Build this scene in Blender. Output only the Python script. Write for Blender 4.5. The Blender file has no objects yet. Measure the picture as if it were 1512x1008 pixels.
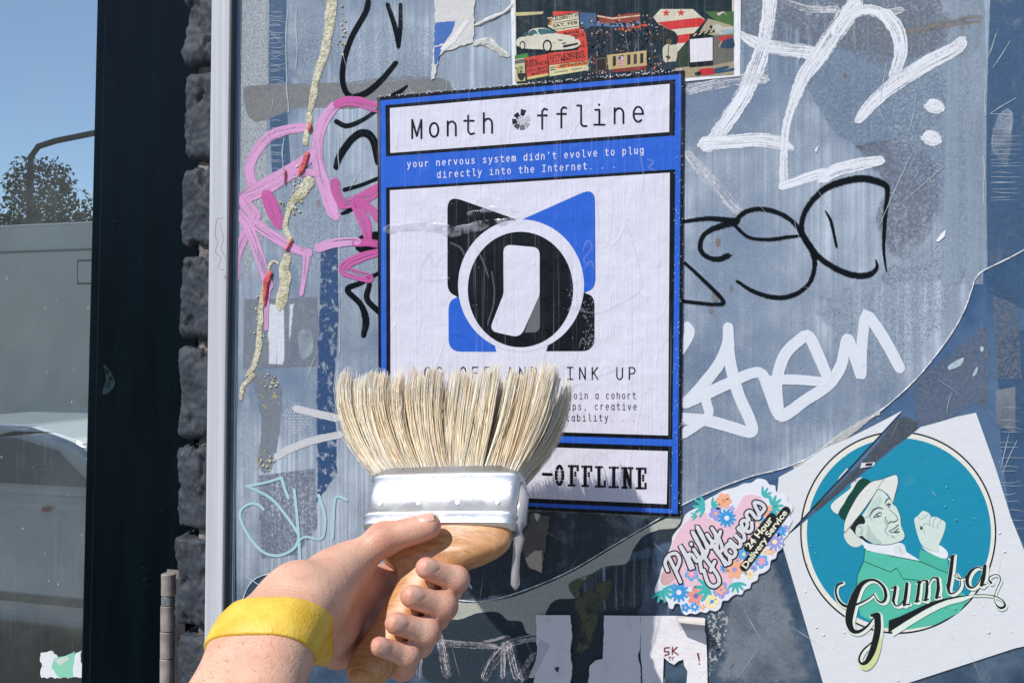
import bpy, bmesh, math, random
import numpy as np
from mathutils import Vector, noise as mnoise
from mathutils.geometry import tessellate_polygon

random.seed(7)
scene = bpy.context.scene
COL = scene.collection

# ------------------------------------------------------------------ camera
YAW = math.radians(17.6)
DIST = 0.85
FPX = 1426.0
CAM = Vector((DIST*math.sin(YAW), -DIST*math.cos(YAW), 1.70))
FWD = Vector((-math.sin(YAW), math.cos(YAW), 0))
RGT = Vector((math.cos(YAW), math.sin(YAW), 0))
UP = Vector((0, 0, 1))
cd = bpy.data.cameras.new("camera")
cam = bpy.data.objects.new("camera", cd)
COL.objects.link(cam)
cam.location = CAM
cam.rotation_euler = (math.radians(90), 0, YAW)
cd.sensor_width = 36.0
cd.lens = FPX/1512*36.0
cd.clip_start = 0.01
cd.clip_end = 800
scene.camera = cam

# ------------------------------------------------------------------ light
SUN_TO = Vector((-0.27, -0.50, 0.62)).normalized()
world = bpy.data.worlds.new("World")
scene.world = world
world.use_nodes = True
wn = world.node_tree
sky = wn.nodes.new("ShaderNodeTexSky")
sky.sky_type = 'NISHITA'
sky.sun_disc = False
sky.air_density = .8
sky.dust_density = .3
sky.ozone_density = 2.5
sky.sun_elevation = math.asin(SUN_TO.z)
sky.sun_rotation = math.atan2(SUN_TO.x, SUN_TO.y)
bg = wn.nodes["Background"]
bg.inputs[1].default_value = 0.125
wn.links.new(sky.outputs[0], bg.inputs[0])
sl = bpy.data.lights.new("sun", 'SUN')
sl.energy = 4.1
sl.angle = math.radians(0.5)
sl.color = (1.0, 0.965, 0.91)
sun = bpy.data.objects.new("sun", sl)
COL.objects.link(sun)
sun.location = (0, 0, 10)
sun.rotation_euler = (-SUN_TO).to_track_quat('-Z', 'Y').to_euler()
scene.view_settings.view_transform = 'Standard'
scene.view_settings.look = 'None'
scene.view_settings.gamma = 1
scene.view_settings.exposure = 0.0
try:
    scene.cycles.transparent_max_bounces = 40
    scene.cycles.max_bounces = 8
except Exception:
    pass

# ------------------------------------------------------------------ helpers
def W(px, py, h=0.0):
    """pixel of the photograph -> the point on the wall plane h metres in front of the pane"""
    d = FWD + RGT*((px-756)/FPX) + UP*((504-py)/FPX)
    t = (-h-CAM.y)/d.y
    return CAM + d*t

def CP(px, py, depth):
    return CAM + FWD*depth + RGT*((px-756)/FPX*depth) + UP*((504-py)/FPX*depth)

def lin(c):
    out = []
    for v in c[:3]:
        v = v/255.0
        out.append(v/12.92 if v <= 0.04045 else ((v+0.055)/1.055)**2.4)
    return out

def rgba(c):
    l = lin(c)
    return (l[0], l[1], l[2], 1.0)

def set_props(o, label=None, cat=None, group=None, kind=None):
    if label: o["label"] = label
    if cat: o["category"] = cat
    if group: o["group"] = group
    if kind: o["kind"] = kind
    return o

def empty(name, loc, label=None, cat=None, group=None):
    o = bpy.data.objects.new(name, None)
    COL.objects.link(o)
    o.empty_display_size = 0.05
    o.location = loc
    return set_props(o, label, cat, group)

def wloc(o):
    v = Vector(o.location)
    p = o.parent
    while p:
        v += p.location
        p = p.parent
    return v

def mobj(name, verts, faces, mat, parent=None, smooth=False, uvs=None, cols=None, attrs=None, label=None, mats=None, fmat=None):
    """one mesh object; verts are world coordinates, the origin goes to their middle"""
    vs = np.array([tuple(v) for v in verts], dtype=float)
    c = (vs.min(0)+vs.max(0))/2
    me = bpy.data.meshes.new(name)
    me.from_pydata([tuple(v) for v in (vs-c)], [], faces)
    if smooth:
        me.polygons.foreach_set("use_smooth", [True]*len(me.polygons))
    if uvs is not None:
        uvl = me.uv_layers.new(name="UVMap")
        li = np.zeros(len(me.loops), dtype=np.int32)
        me.loops.foreach_get("vertex_index", li)
        uvl.data.foreach_set("uv", np.array(uvs, dtype=np.float32)[li].ravel())
    if cols is not None:
        a = me.color_attributes.new("ink", 'FLOAT_COLOR', 'CORNER')
        arr = []
        for p, cc in zip(me.polygons, cols):
            arr += [cc[0], cc[1], cc[2], 1.0]*p.loop_total
        a.data.foreach_set("color", np.array(arr, dtype=np.float32))
    if attrs is not None:
        for k, v in attrs.items():
            a = me.attributes.new(k, 'FLOAT', 'POINT')
            a.data.foreach_set("value", np.array(v, dtype=np.float32))
    o = bpy.data.objects.new(name, me)
    COL.objects.link(o)
    for m in (mats or [mat]):
        me.materials.append(m)
    if fmat is not None:
        me.polygons.foreach_set("material_index", fmat)
    me.validate()
    me.update()
    if parent is not None:
        o.parent = parent
        o.location = Vector(c)-wloc(parent)
    else:
        o.location = Vector(c)
    if label:
        o["label"] = label
    return o

def box(v0, v1):
    x0, y0, z0 = v0; x1, y1, z1 = v1
    v = [(x0,y0,z0),(x1,y0,z0),(x1,y1,z0),(x0,y1,z0),(x0,y0,z1),(x1,y0,z1),(x1,y1,z1),(x0,y1,z1)]
    f = [(0,3,2,1),(4,5,6,7),(0,1,5,4),(1,2,6,5),(2,3,7,6),(3,0,4,7)]
    return v, f

def bevel_mesh(verts, faces, w, seg=2):
    bm = bmesh.new()
    vv = [bm.verts.new(v) for v in verts]
    for f in faces: bm.faces.new([vv[i] for i in f])
    bmesh.ops.recalc_face_normals(bm, faces=bm.faces)
    bmesh.ops.bevel(bm, geom=list(bm.edges), offset=w, segments=seg, profile=0.6, affect='EDGES')
    bm.verts.index_update()
    V = [v.co.copy() for v in bm.verts]
    F = [[v.index for v in f.verts] for f in bm.faces]
    bm.free()
    return V, F

def tube(path, rad, n=10, cap=True):
    path = [Vector(p) for p in path]
    if not hasattr(rad, '__len__'): rad = [rad]*len(path)
    V, F = [], []
    for i, p in enumerate(path):
        a = path[max(i-1, 0)]; b = path[min(i+1, len(path)-1)]
        t = (b-a).normalized()
        u = t.cross(Vector((0.13, 0.31, 0.94)))
        if u.length < 1e-3: u = t.cross(Vector((1, 0, 0)))
        u.normalize(); w = t.cross(u)
        for k in range(n):
            an = 2*math.pi*k/n
            V.append(p+(u*math.cos(an)+w*math.sin(an))*rad[i])
    for i in range(len(path)-1):
        for k in range(n):
            F.append((i*n+k, i*n+(k+1) % n, (i+1)*n+(k+1) % n, (i+1)*n+k))
    if cap:
        F.append(tuple(range(n-1, -1, -1)))
        F.append(tuple((len(path)-1)*n+k for k in range(n)))
    return V, F

def merge(*parts):
    V, F = [], []
    for v, f in parts:
        b = len(V)
        V += list(v)
        F += [tuple(i+b for i in q) for q in f]
    return V, F

def catmull(pts, step=3.0, closed=False):
    """smooth curve through 2-D points (any tuple length)"""
    P = [np.array(p, dtype=float) for p in pts]
    n = len(P)
    if n < 3 and not closed:
        d = np.linalg.norm(P[1][:2]-P[0][:2]); m = max(2, int(d/step))
        return [P[0]+(P[1]-P[0])*i/m for i in range(m+1)]
    out = []
    rng = range(n) if closed else range(n-1)
    for i in rng:
        if closed:
            p0, p1, p2, p3 = P[(i-1) % n], P[i], P[(i+1) % n], P[(i+2) % n]
        else:
            p0 = P[i-1] if i > 0 else 2*P[0]-P[1]
            p1, p2 = P[i], P[i+1]
            p3 = P[i+2] if i+2 < n else 2*P[-1]-P[-2]
        m = max(2, int(np.linalg.norm(p2[:2]-p1[:2])/step))
        for k in range(m):
            t = k/m
            out.append(0.5*((2*p1)+(-p0+p2)*t+(2*p0-5*p1+4*p2-p3)*t*t+(-p0+3*p1-3*p2+p3)*t**3))
    if not closed: out.append(P[-1])
    return out

def stroke_geo(pts, widths, step=3.0, cap=True, smooth=True):
    """ribbon in the plane: returns verts2d, faces, uv(s, v)"""
    if not hasattr(widths, '__len__'): widths = [widths]*len(pts)
    if len(widths) != len(pts):
        widths = list(np.interp(np.linspace(0, 1, len(pts)), np.linspace(0, 1, len(widths)), widths))
    Q = [(p[0], p[1], w) for p, w in zip(pts, widths)]
    if smooth:
        C = catmull(Q, step)
    else:
        C = [np.array(q, dtype=float) for q in Q]
    V, F, U = [], [], []
    s = 0
    n = len(C)
    T = []
    for i in range(n):
        a, b = C[max(i-1, 0)][:2], C[min(i+1, n-1)][:2]
        t = b-a
        l = np.linalg.norm(t)
        T.append(t/l if l > 1e-9 else np.array([1.0, 0]))
    def row(p, t, w, s):
        nx, ny = -t[1], t[0]
        for v in (-1, 0, 1):
            V.append((p[0]+nx*w/2*v, p[1]+ny*w/2*v)); U.append((s/100, v))
    for i in range(n):
        if i: s += np.linalg.norm(C[i][:2]-C[i-1][:2])
        row(C[i][:2], T[i], max(C[i][2], 0.1), s)
    for i in range(n-1):
        b = 3*i
        F.append((b, b+1, b+4, b+3)); F.append((b+1, b+2, b+5, b+4))
    if cap:
        for end in (0, n-1):
            p, t, w = C[end][:2], T[end], max(C[end][2], 0.1)/2
            sg = -1 if end == 0 else 1
            base = 3*end
            c = base+1
            prev = base
            k = 6
            ss = U[c][0]
            nx, ny = -t[1], t[0]
            for j in range(1, k):
                a = math.pi*j/k
                co = -math.cos(a); si = math.sin(a)*sg
                V.append((p[0]+nx*w*co+t[0]*w*si, p[1]+ny*w*co+t[1]*w*si))
                U.append((ss+si*w/100, 1.0 if co > 0 else -1.0))
                F.append((c, prev, len(V)-1))
                prev = len(V)-1
            F.append((c, prev, base+2))
    return V, F, U

def offset_line(pts, d):
    pts = [np.array(p, dtype=float) for p in pts]
    out = []
    for i in range(len(pts)):
        a, b = pts[max(i-1, 0)], pts[min(i+1, len(pts)-1)]
        t = (b-a)/np.linalg.norm(b-a)
        out.append((pts[i][0]-t[1]*d, pts[i][1]+t[0]*d))
    return out

def ell(cx, cy, rx, ry, n=40, rot=0.0):
    c, s = math.cos(rot), math.sin(rot)
    return [(cx+rx*math.cos(a)*c-ry*math.sin(a)*s, cy+rx*math.cos(a)*s+ry*math.sin(a)*c) for a in [2*math.pi*i/n for i in range(n)]]

def tess(pts):
    return [tuple(t) for t in tessellate_polygon([[Vector((p[0], p[1], 0)) for p in pts]])]

class Ink:
    """print on paper: flat shapes in photograph coordinates, gathered as one mesh with a printed colour per face"""
    def __init__(self, h, lay=1.0e-4):
        self.h = h; self.lay = lay; self.V = []; self.F = []; self.C = []; self.k = 0
    def _add(self, V2, F, col, layer, drift=0.0):
        self.k += 1
        h = self.h+layer*self.lay+(self.k % 5)*self.lay*.16
        b = len(self.V)
        n = max(1, len(V2)-1)
        for i, (x, y) in enumerate(V2):
            self.V.append(W(x, y, h+drift*i/n))
        c = lin(col)
        for f in F:
            self.F.append(tuple(b+i for i in f)); self.C.append(c)
    def poly(self, pts, col, layer=1):
        pts = [tuple(p)[:2] for p in pts]
        self._add(pts, tess(pts), col, layer)
    def smooth(self, pts, col, layer=1, step=3.0):
        self.poly(catmull(pts, step, True), col, layer)
    def stroke(self, pts, w, col, layer=1, cap=True, smooth=True, step=2.0, drift=3e-5):
        if not smooth and len(pts) > 2:
            for i in range(len(pts)-1):
                V, F, U = stroke_geo(pts[i:i+2], w, 1e9, cap, False)
                self._add(V, F, col, layer, drift)
            return
        V, F, U = stroke_geo(pts, w, step, cap, smooth)
        self._add(V, F, col, layer, drift)
    def ellipse(self, cx, cy, rx, ry, col, layer=1, n=36, rot=0.0):
        self.poly(ell(cx, cy, rx, ry, n, rot), col, layer)
    def text(self, s, x0, y0, x1, y1, height, col, layer=1, bold=0.0, shear=0.0, font=None):
        """solid lettering fitted between two baseline ends"""
        cu = bpy.data.curves.new("lettering", 'FONT')
        cu.body = s
        cu.offset = bold
        cu.shear = shear
        cu.resolution_u = 3
        o = bpy.data.objects.new("lettering", cu)
        COL.objects.link(o)
        dg = bpy.context.evaluated_depsgraph_get()
        me = bpy.data.meshes.new_from_object(o.evaluated_get(dg))
        bpy.data.objects.remove(o)
        vs = np.array([v.co[:2] for v in me.vertices])
        F = [tuple(p.vertices) for p in me.polygons]
        bpy.data.meshes.remove(me)
        if len(vs) == 0: return
        w = vs[:, 0].max()-vs[:, 0].min()
        vs[:, 0] = (vs[:, 0]-vs[:, 0].min())/w
        vs[:, 1] = vs[:, 1]/0.70*height
        L = math.hypot(x1-x0, y1-y0)
        dx, dy = (x1-x0)/L, (y1-y0)/L
        V2 = [(x0+dx*L*u+dy*v, y0+dy*L*u-dx*v) for u, v in vs]
        self._add(V2, F, col, layer)
    def build(self, name, mat, parent=None, label=None):
        return mobj(name, self.V, self.F, mat, parent, cols=self.C, label=label)

# a thin typewriter face as pen strokes: x 0..1 in the cell, y 0..1 cap height
def _arc(cx, cy, rx, ry, a0, a1, n=9):
    return [(cx+rx*math.cos(math.radians(a0+(a1-a0)*i/n)), cy+ry*math.sin(math.radians(a0+(a1-a0)*i/n))) for i in range(n+1)]
X = 0.76
def _bowl(): return _arc(.5, X/2, .3, X/2, 0, 360, 14)
GLYPH = {
 'M': [[(.18,0),(.18,1),(.5,.12),(.82,1),(.82,0)]],
 'L': [[(.25,1),(.25,0),(.8,0)]],
 'O': [_arc(.5,.5,.33,.5,0,360,16)],
 'G': [_arc(.5,.5,.33,.5,45,330,14)+[(.82,.45),(.55,.45)]],
 'F': [[(.25,0),(.25,1),(.8,1)],[(.25,.52),(.7,.52)]],
 'A': [[(.15,0),(.5,1),(.85,0)],[(.27,.35),(.73,.35)]],
 'N': [[(.2,0),(.2,1),(.8,0),(.8,1)]],
 'D': [[(.22,0),(.22,1),(.5,1)]+_arc(.5,.5,.3,.5,80,-80,8)+[(.5,0),(.22,0)]],
 'I': [[(.2,1),(.8,1)],[(.5,1),(.5,0)],[(.2,0),(.8,0)]],
 'K': [[(.22,0),(.22,1)],[(.8,1),(.24,.45)],[(.38,.58),(.82,0)]],
 'U': [[(.2,1),(.2,.3)]+_arc(.5,.3,.3,.3,200,340,7)+[(.8,.3),(.8,1)]],
 'P': [[(.22,0),(.22,1),(.55,1)]+_arc(.55,.74,.26,.26,80,-80,7)+[(.55,.48),(.22,.48)]],
 'E': [[(.8,1),(.22,1),(.22,0),(.8,0)],[(.22,.52),(.7,.52)]],
 'o': [_bowl()],
 'a': [_arc(.48,X/2,.28,X/2,25,335,13),[(.8,X),(.8,0)]],
 'c': [_arc(.52,X/2,.3,X/2,45,315,11)],
 'e': [[(.2,.4),(.8,.4)]+_arc(.5,X/2,.3,X/2,5,310,12)],
 'd': [_arc(.48,X/2,.28,X/2,25,335,13),[(.8,1.05),(.8,0)]],
 'b': [_arc(.52,X/2,.28,X/2,155,-155,13),[(.2,1.05),(.2,0)]],
 'p': [_arc(.52,X/2,.28,X/2,155,-155,13),[(.2,X),(.2,-.3)]],
 'g': [_arc(.48,X/2,.28,X/2,25,335,13),[(.8,X),(.8,-.15)]+_arc(.52,-.12,.27,.17,-10,-160,5)],
 'h': [[(.22,1.05),(.22,0)],[(.22,.55)]+_arc(.5,.48,.28,.28,140,0,6)+[(.78,0)]],
 'n': [[(.22,X),(.22,0)],[(.22,.55)]+_arc(.5,.48,.28,.28,140,0,6)+[(.78,0)]],
 'm': [[(.15,X),(.15,0)],[(.15,.6),(.33,.76),(.5,.6),(.5,0)],[(.5,.6),(.68,.76),(.85,.6),(.85,0)]],
 'r': [[(.3,X),(.3,0)],[(.3,.5),(.5,.74),(.78,.7)]],
 's': [[(.76,.64)]+[(.5,.77),(.26,.66),(.28,.5),(.72,.3),(.76,.12),(.5,-.01),(.22,.1)]],
 't': [[(.42,1.0),(.42,.15),(.58,0),(.82,.05)],[(.15,.72),(.8,.72)]],
 'u': [[(.22,X),(.22,.2),(.45,0),(.7,.12),(.78,.25)],[(.78,X),(.78,0)]],
 'v': [[(.18,X),(.5,0),(.82,X)]],
 'x': [[(.2,X),(.8,0)],[(.8,X),(.2,0)]],
 'y': [[(.2,X),(.5,.05)],[(.82,X),(.5,.02),(.36,-.3),(.2,-.3)]],
 'l': [[(.25,1.05),(.5,1.05),(.5,.12),(.62,0),(.85,0)]],
 'i': [[(.25,X),(.52,X),(.52,0)],[(.2,0),(.85,0)],[(.5,1.0),(.51,1.03)]],
 'j': [[(.3,X),(.62,X),(.62,-.15),(.45,-.3),(.25,-.25)],[(.6,1.0),(.61,1.03)]],
 'f': [[(.8,1.0),(.62,1.05),(.48,.92),(.48,0)],[(.2,.7),(.78,.7)]],
 '.': [[(.48,.0),(.5,.04)]], ',': [[(.5,.06),(.42,-.14)]], "'": [[(.5,1.05),(.48,.82)]], '-': [[(.15,.45),(.85,.45)]],
}
def typed(ink, s, centers, ybase, adv, cap, w, col, layer=2):
    """centers/ybase/adv/cap are functions of the character index"""
    for i, ch in enumerate(s):
        g = GLYPH.get(ch)
        if not g: continue
        cx, yb, a, c = centers(i), ybase(i), adv(i)*0.86, cap(i)
        for st in g:
            pts = [(cx+(x-.5)*a, yb-y*c) for x, y in st]
            ink.stroke(pts, w, col, layer, cap=True, smooth=False, drift=2e-5)

# ------------------------------------------------------------------ materials
class NT:
    def __init__(self, name):
        self.m = bpy.data.materials.new(name)
        self.m.use_nodes = True
        self.t = self.m.node_tree
        self.n = self.t.nodes
        self.b = self.n["Principled BSDF"]
        self.out = self.n["Material Output"]
        self.geo = self.n.new("ShaderNodeNewGeometry")
    def new(self, k, **kw):
        o = self.n.new(k)
        for a, v in kw.items(): setattr(o, a, v)
        return o
    def link(self, a, b): self.t.links.new(a, b)
    def put(self, sock, v):
        if hasattr(v, 'is_linked') or hasattr(v, 'node'): self.link(v, sock)
        else: sock.default_value = v
    def coord(self, sx, sy, sz, off=(0,0,0)):
        mp = self.new("ShaderNodeMapping")
        mp.inputs['Scale'].default_value = (sx, sy, sz)
        mp.inputs['Location'].default_value = off
        self.link(self.geo.outputs['Position'], mp.inputs['Vector'])
        return mp.outputs[0]
    def uv(self, sx=1, sy=1):
        tc = self.new("ShaderNodeTexCoord")
        mp = self.new("ShaderNodeMapping")
        mp.inputs['Scale'].default_value = (sx, sy, 1)
        self.link(tc.outputs['UV'], mp.inputs['Vector'])
        return mp.outputs[0]
    def noise(self, vec, scale=1.0, detail=3.0, rough=0.55, dist=0.0):
        t = self.new("ShaderNodeTexNoise")
        t.inputs['Scale'].default_value = scale
        t.inputs['Detail'].default_value = detail
        t.inputs['Roughness'].default_value = rough
        t.inputs['Distortion'].default_value = dist
        self.link(vec, t.inputs['Vector'])
        return t.outputs[0]
    def voro(self, vec, scale, feature='F1', rnd=1.0):
        t = self.new("ShaderNodeTexVoronoi", feature=feature)
        t.inputs['Scale'].default_value = scale
        t.inputs['Randomness'].default_value = rnd
        self.link(vec, t.inputs['Vector'])
        return t
    def rng(self, v, a, b, c=0.0, d=1.0, smooth=True):
        t = self.new("ShaderNodeMapRange")
        t.interpolation_type = 'SMOOTHSTEP' if smooth else 'LINEAR'
        self.put(t.inputs[0], v)
        t.inputs[1].default_value = a; t.inputs[2].default_value = b
        t.inputs[3].default_value = c; t.inputs[4].default_value = d
        return t.outputs[0]
    def math(self, op, a, b=0.0, clamp=False):
        t = self.new("ShaderNodeMath", operation=op)
        t.use_clamp = clamp
        self.put(t.inputs[0], a); self.put(t.inputs[1], b)
        return t.outputs[0]
    def mix(self, f, a, b):
        t = self.new("ShaderNodeMix", data_type='RGBA')
        self.put(t.inputs[0], f)
        self.put(t.inputs[6], a); self.put(t.inputs[7], b)
        return t.outputs[2]
    def attr(self, name):
        t = self.new("ShaderNodeAttribute"); t.attribute_name = name
        return t
    def bump(self, h, dist=0.001, strength=1.0, normal=None):
        t = self.new("ShaderNodeBump")
        t.inputs['Strength'].default_value = strength
        t.inputs['Distance'].default_value = dist
        self.link(h, t.inputs['Height'])
        if normal is not None: self.link(normal, t.inputs['Normal'])
        return t.outputs[0]
    def alpha_out(self, a):
        tr = self.new("ShaderNodeBsdfTransparent")
        mx = self.new("ShaderNodeMixShader")
        self.put(mx.inputs[0], a)
        self.link(tr.outputs[0], mx.inputs[1]); self.link(self.b.outputs[0], mx.inputs[2])
        self.link(mx.outputs[0], self.out.inputs[0])

def simple(name, col, rough=0.5, metal=0.0, nscale=0, var=0.25, bumpd=0.0, bscale=200, coat=0.0):
    t = NT(name)
    t.b.inputs['Roughness'].default_value = rough
    t.b.inputs['Metallic'].default_value = metal
    t.b.inputs['Coat Weight'].default_value = coat
    c = rgba(col)
    if nscale:
        n = t.noise(t.coord(1,1,1), nscale, 5, 0.6)
        f = t.rng(n, 0.3, 0.7)
        dark = tuple(x*(1-var) for x in c[:3])+(1,)
        lite = tuple(min(1, x*(1+var)) for x in c[:3])+(1,)
        t.link(t.mix(f, dark, lite), t.b.inputs['Base Color'])
    else:
        t.b.inputs['Base Color'].default_value = c
    if bumpd:
        n2 = t.noise(t.coord(1,1,1), bscale, 6, 0.65)
        t.link(t.bump(n2, bumpd), t.b.inputs['Normal'])
    return t.m

def pasted_print(name, wet=1.0, rough=0.30, grain=1.0, wash=0.17):
    """printed paper, its ink colour from the mesh, brushed over with streaks of clear paste"""
    t = NT(name)
    at = t.attr("ink")
    st = t.noise(t.coord(420, 1, 5.5), 1.0, 5, 0.62)
    st2 = t.noise(t.coord(130, 1, 2.6, (3,0,7)), 1.0, 3, 0.55)
    lump = t.noise(t.coord(1, 1, 1), 60, 3, 0.5)
    fine = t.noise(t.coord(1, 1, 1), 900, 3, 0.6)
    # thin milky film where the paste dried thicker
    f = t.math('MULTIPLY', t.rng(st, 0.52, 0.80), t.rng(st2, 0.38, 0.66))
    f = t.math('MULTIPLY', f, wash*wet*4.2, True)
    t.link(t.mix(f, at.outputs['Color'], rgba((182, 184, 202))), t.b.inputs['Base Color'])
    h = t.math('ADD', t.math('MULTIPLY', st, 0.55), t.math('MULTIPLY', st2, 0.5))
    h = t.math('ADD', h, t.math('MULTIPLY', lump, 0.9))
    h = t.math('ADD', h, t.math('MULTIPLY', fine, 0.10*grain))
    wave = t.noise(t.coord(1, 1, .7, (2,2,5)), 15, 2, .5, .4)
    crease = t.math('ABSOLUTE', t.math('SUBTRACT', t.noise(t.coord(1.4, 1, .5, (8,1,3)), 19, 2, .5, .5), .5))
    h = t.math('ADD', h, t.math('MULTIPLY', wave, 1.7))
    h = t.math('ADD', h, t.math('MULTIPLY', t.rng(crease, 0, .03, 1, 0), .12))
    t.link(t.bump(h, 0.0019*wet, 0.7), t.b.inputs['Normal'])
    t.link(t.rng(st2, 0.3, 0.7, rough*0.75, rough*1.5), t.b.inputs['Roughness'])
    t.b.inputs['Specular IOR Level'].default_value = 0.30
    return t.m

def sticker_print(name, rough=0.38):
    t = NT(name)
    at = t.attr("ink")
    lump = t.noise(t.coord(1, 1, 1), 120, 4, 0.6)
    dirt = t.noise(t.coord(1, 1, 1), 35, 6, 0.7)
    sp = t.voro(t.coord(1, 1, 1), 130)
    bub = t.rng(sp.outputs['Distance'], 0.02, 0.16, 1, 0)
    bub = t.math('MULTIPLY', bub, t.rng(t.noise(t.coord(1,1,1,(5,1,2)), 22, 2, 0.5), 0.50, 0.62))
    f = t.rng(dirt, 0.58, 0.85, 0, 0.22)
    t.link(t.mix(f, at.outputs['Color'], rgba((150, 150, 150))), t.b.inputs['Base Color'])
    h = t.math('ADD', t.math('MULTIPLY', lump, 0.28), t.math('MULTIPLY', bub, 0.9))
    t.link(t.bump(h, 0.0020, 0.65), t.b.inputs['Normal'])
    t.b.inputs['Roughness'].default_value = rough
    return t.m

def paint(name, col, opacity=1.0, dry=0.5, edge=0.25, streak=1.0, rough=0.5, tone=0.76, bumpd=0.0004, rag_amp=2.4, rag_scale=150, pat=0.0):
    """a painted line: bristle gaps run along the stroke (u), ragged at the sides (v)"""
    t = NT(name)
    uv = t.uv(1, 1)
    sx = t.new("ShaderNodeSeparateXYZ"); t.link(uv, sx.inputs[0])
    v = t.math('ABSOLUTE', sx.outputs[1])
    al = t.noise(t.uv(1.1, 7.5*streak), 1.0, 3, 0.6)       # long streaks
    gr = t.noise(t.coord(1, 1, 1), 420, 4, 0.7)
    rag = t.noise(t.coord(1, 1, 1), rag_scale, 4, 0.7)
    e = t.math('ADD', v, t.math('MULTIPLY', t.math('SUBTRACT', rag, 0.5), edge*rag_amp))
    ea = t.rng(e, 1.0-edge*0.9-0.02, 1.0-edge*0.4, 1, 0)
    gap = t.math('ADD', t.math('MULTIPLY', al, 0.70), t.math('MULTIPLY', gr, 0.30))
    if pat:
        gap = t.math('ADD', gap, t.math('MULTIPLY', t.math('SUBTRACT', t.noise(t.uv(1.4, 1.7), 1.0, 3, .6), .5), pat))
    ga = t.rng(gap, 0.5*dry+0.10, 0.5*dry+0.26, 0, 1)
    a = t.math('MULTIPLY', ea, t.math('MULTIPLY', ga, opacity))
    c = rgba(col)
    dark = tuple(x*tone for x in c[:3])+(1,)
    t.link(t.mix(t.rng(al, 0.36, 0.56), dark, c), t.b.inputs['Base Color'])
    t.b.inputs['Roughness'].default_value = rough
    t.b.inputs['Specular IOR Level'].default_value = 0.10 if sum(col) < 200 else 0.4
    t.link(t.bump(gap, bumpd, 0.6), t.b.inputs['Normal'])
    t.alpha_out(a)
    return t.m

def patch(name, c1, c2, opacity=0.8, mode='cloud', lo=0.3, hi=0.6, rough=0.6, scale=60, bumpd=0.0004, hard=False):
    """old residue: uneven film fading or ragged at its border (attribute soft: 0 border, 1 inside)"""
    t = NT(name)
    s = t.attr("soft").outputs['Fac']
    if mode == 'cloud':
        n = t.noise(t.coord(1,1,1), scale, 6, 0.68)
    elif mode == 'streak':
        n = t.noise(t.coord(scale*5, 1, scale*0.12), 1.0, 5, 0.65)
    elif mode == 'speckle':
        n = t.noise(t.coord(1,1,1), scale*12, 4, 0.75)
    elif mode == 'scrape':
        n = t.noise(t.coord(scale*0.6, 1, scale*5), 1.0, 5, 0.7, 0.6)
    g = t.noise(t.coord(1,1,1), 700, 4, 0.7)
    r = t.noise(t.coord(1,1,1,(2,3,4)), 95, 5, 0.7)
    k = t.math('ADD', s, t.math('MULTIPLY', t.math('SUBTRACT', r, 0.5), 1.3 if not hard else 0.5))
    ea = t.rng(k, 0.10, 0.16 if hard else 0.6)
    na = t.rng(n, lo, hi)
    a = t.math('MULTIPLY', t.math('MULTIPLY', ea, na), opacity)
    t.link(t.mix(t.rng(g, 0.35, 0.65), rgba(c1), rgba(c2)), t.b.inputs['Base Color'])
    t.b.inputs['Roughness'].default_value = rough
    h = t.math('ADD', n, t.math('MULTIPLY', g, 0.4))
    t.link(t.bump(h, bumpd, 0.6), t.b.inputs['Normal'])
    t.alpha_out(a)
    return t.m

def ribbon(name, strokes, h, mat, parent, label=None, step=3.0, cap=True, lift=2.5e-5, wide=1.0):
    V, F, U = [], [], []
    for k, (pts, w) in enumerate(strokes):
        w = [q*wide for q in w] if hasattr(w, '__len__') else w*wide
        v, f, u = stroke_geo(pts, w, step, cap)
        b = len(V)
        n = max(1, len(v)-1)
        for i, p in enumerate(v):
            V.append(W(p[0], p[1], h+k*lift+lift*0.8*i/n))
        F += [tuple(q+b for q in ff) for ff in f]
        U += [(a+k*3.37, c) for a, c in u]
    return mobj(name, V, F, mat, parent, uvs=U, label=label)

def blob(name, pts, h, mat, parent, inset=0.78, label=None, curved=True):
    """a flat patch with a soft border (attribute soft: 0 at the outline, 1 inside)"""
    P = catmull(pts, 6.0, True) if curved else [np.array(p, dtype=float) for p in pts]
    if not curved:
        Q = []
        for i in range(len(P)):
            a, b = P[i], P[(i+1) % len(P)]
            m = max(1, int(np.linalg.norm(b-a)/12))
            Q += [a+(b-a)*j/m for j in range(m)]
        P = Q
    P = [p[:2] for p in P]
    n = len(P)
    area = 0.5*sum(P[i][0]*P[(i+1) % n][1]-P[(i+1) % n][0]*P[i][1] for i in range(n))
    if area < 0:
        P = P[::-1]
    d = (1-inset)*math.sqrt(abs(area))*0.45
    I = []
    for i in range(n):
        t = P[(i+1) % n]-P[i-1]
        t = t/max(1e-6, np.linalg.norm(t))
        I.append(P[i]+np.array([-t[1], t[0]])*d)
    V = [W(p[0], p[1], h) for p in P]+[W(p[0], p[1], h+1e-5) for p in I]
    S = [0.0]*n+[1.0]*n
    F = [(i, (i+1) % n, n+(i+1) % n, n+i) for i in range(n)]
    F += [tuple(n+q for q in t) for t in tess(I)]
    return mobj(name, V, F, mat, parent, attrs={"soft": S}, label=label)

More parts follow.
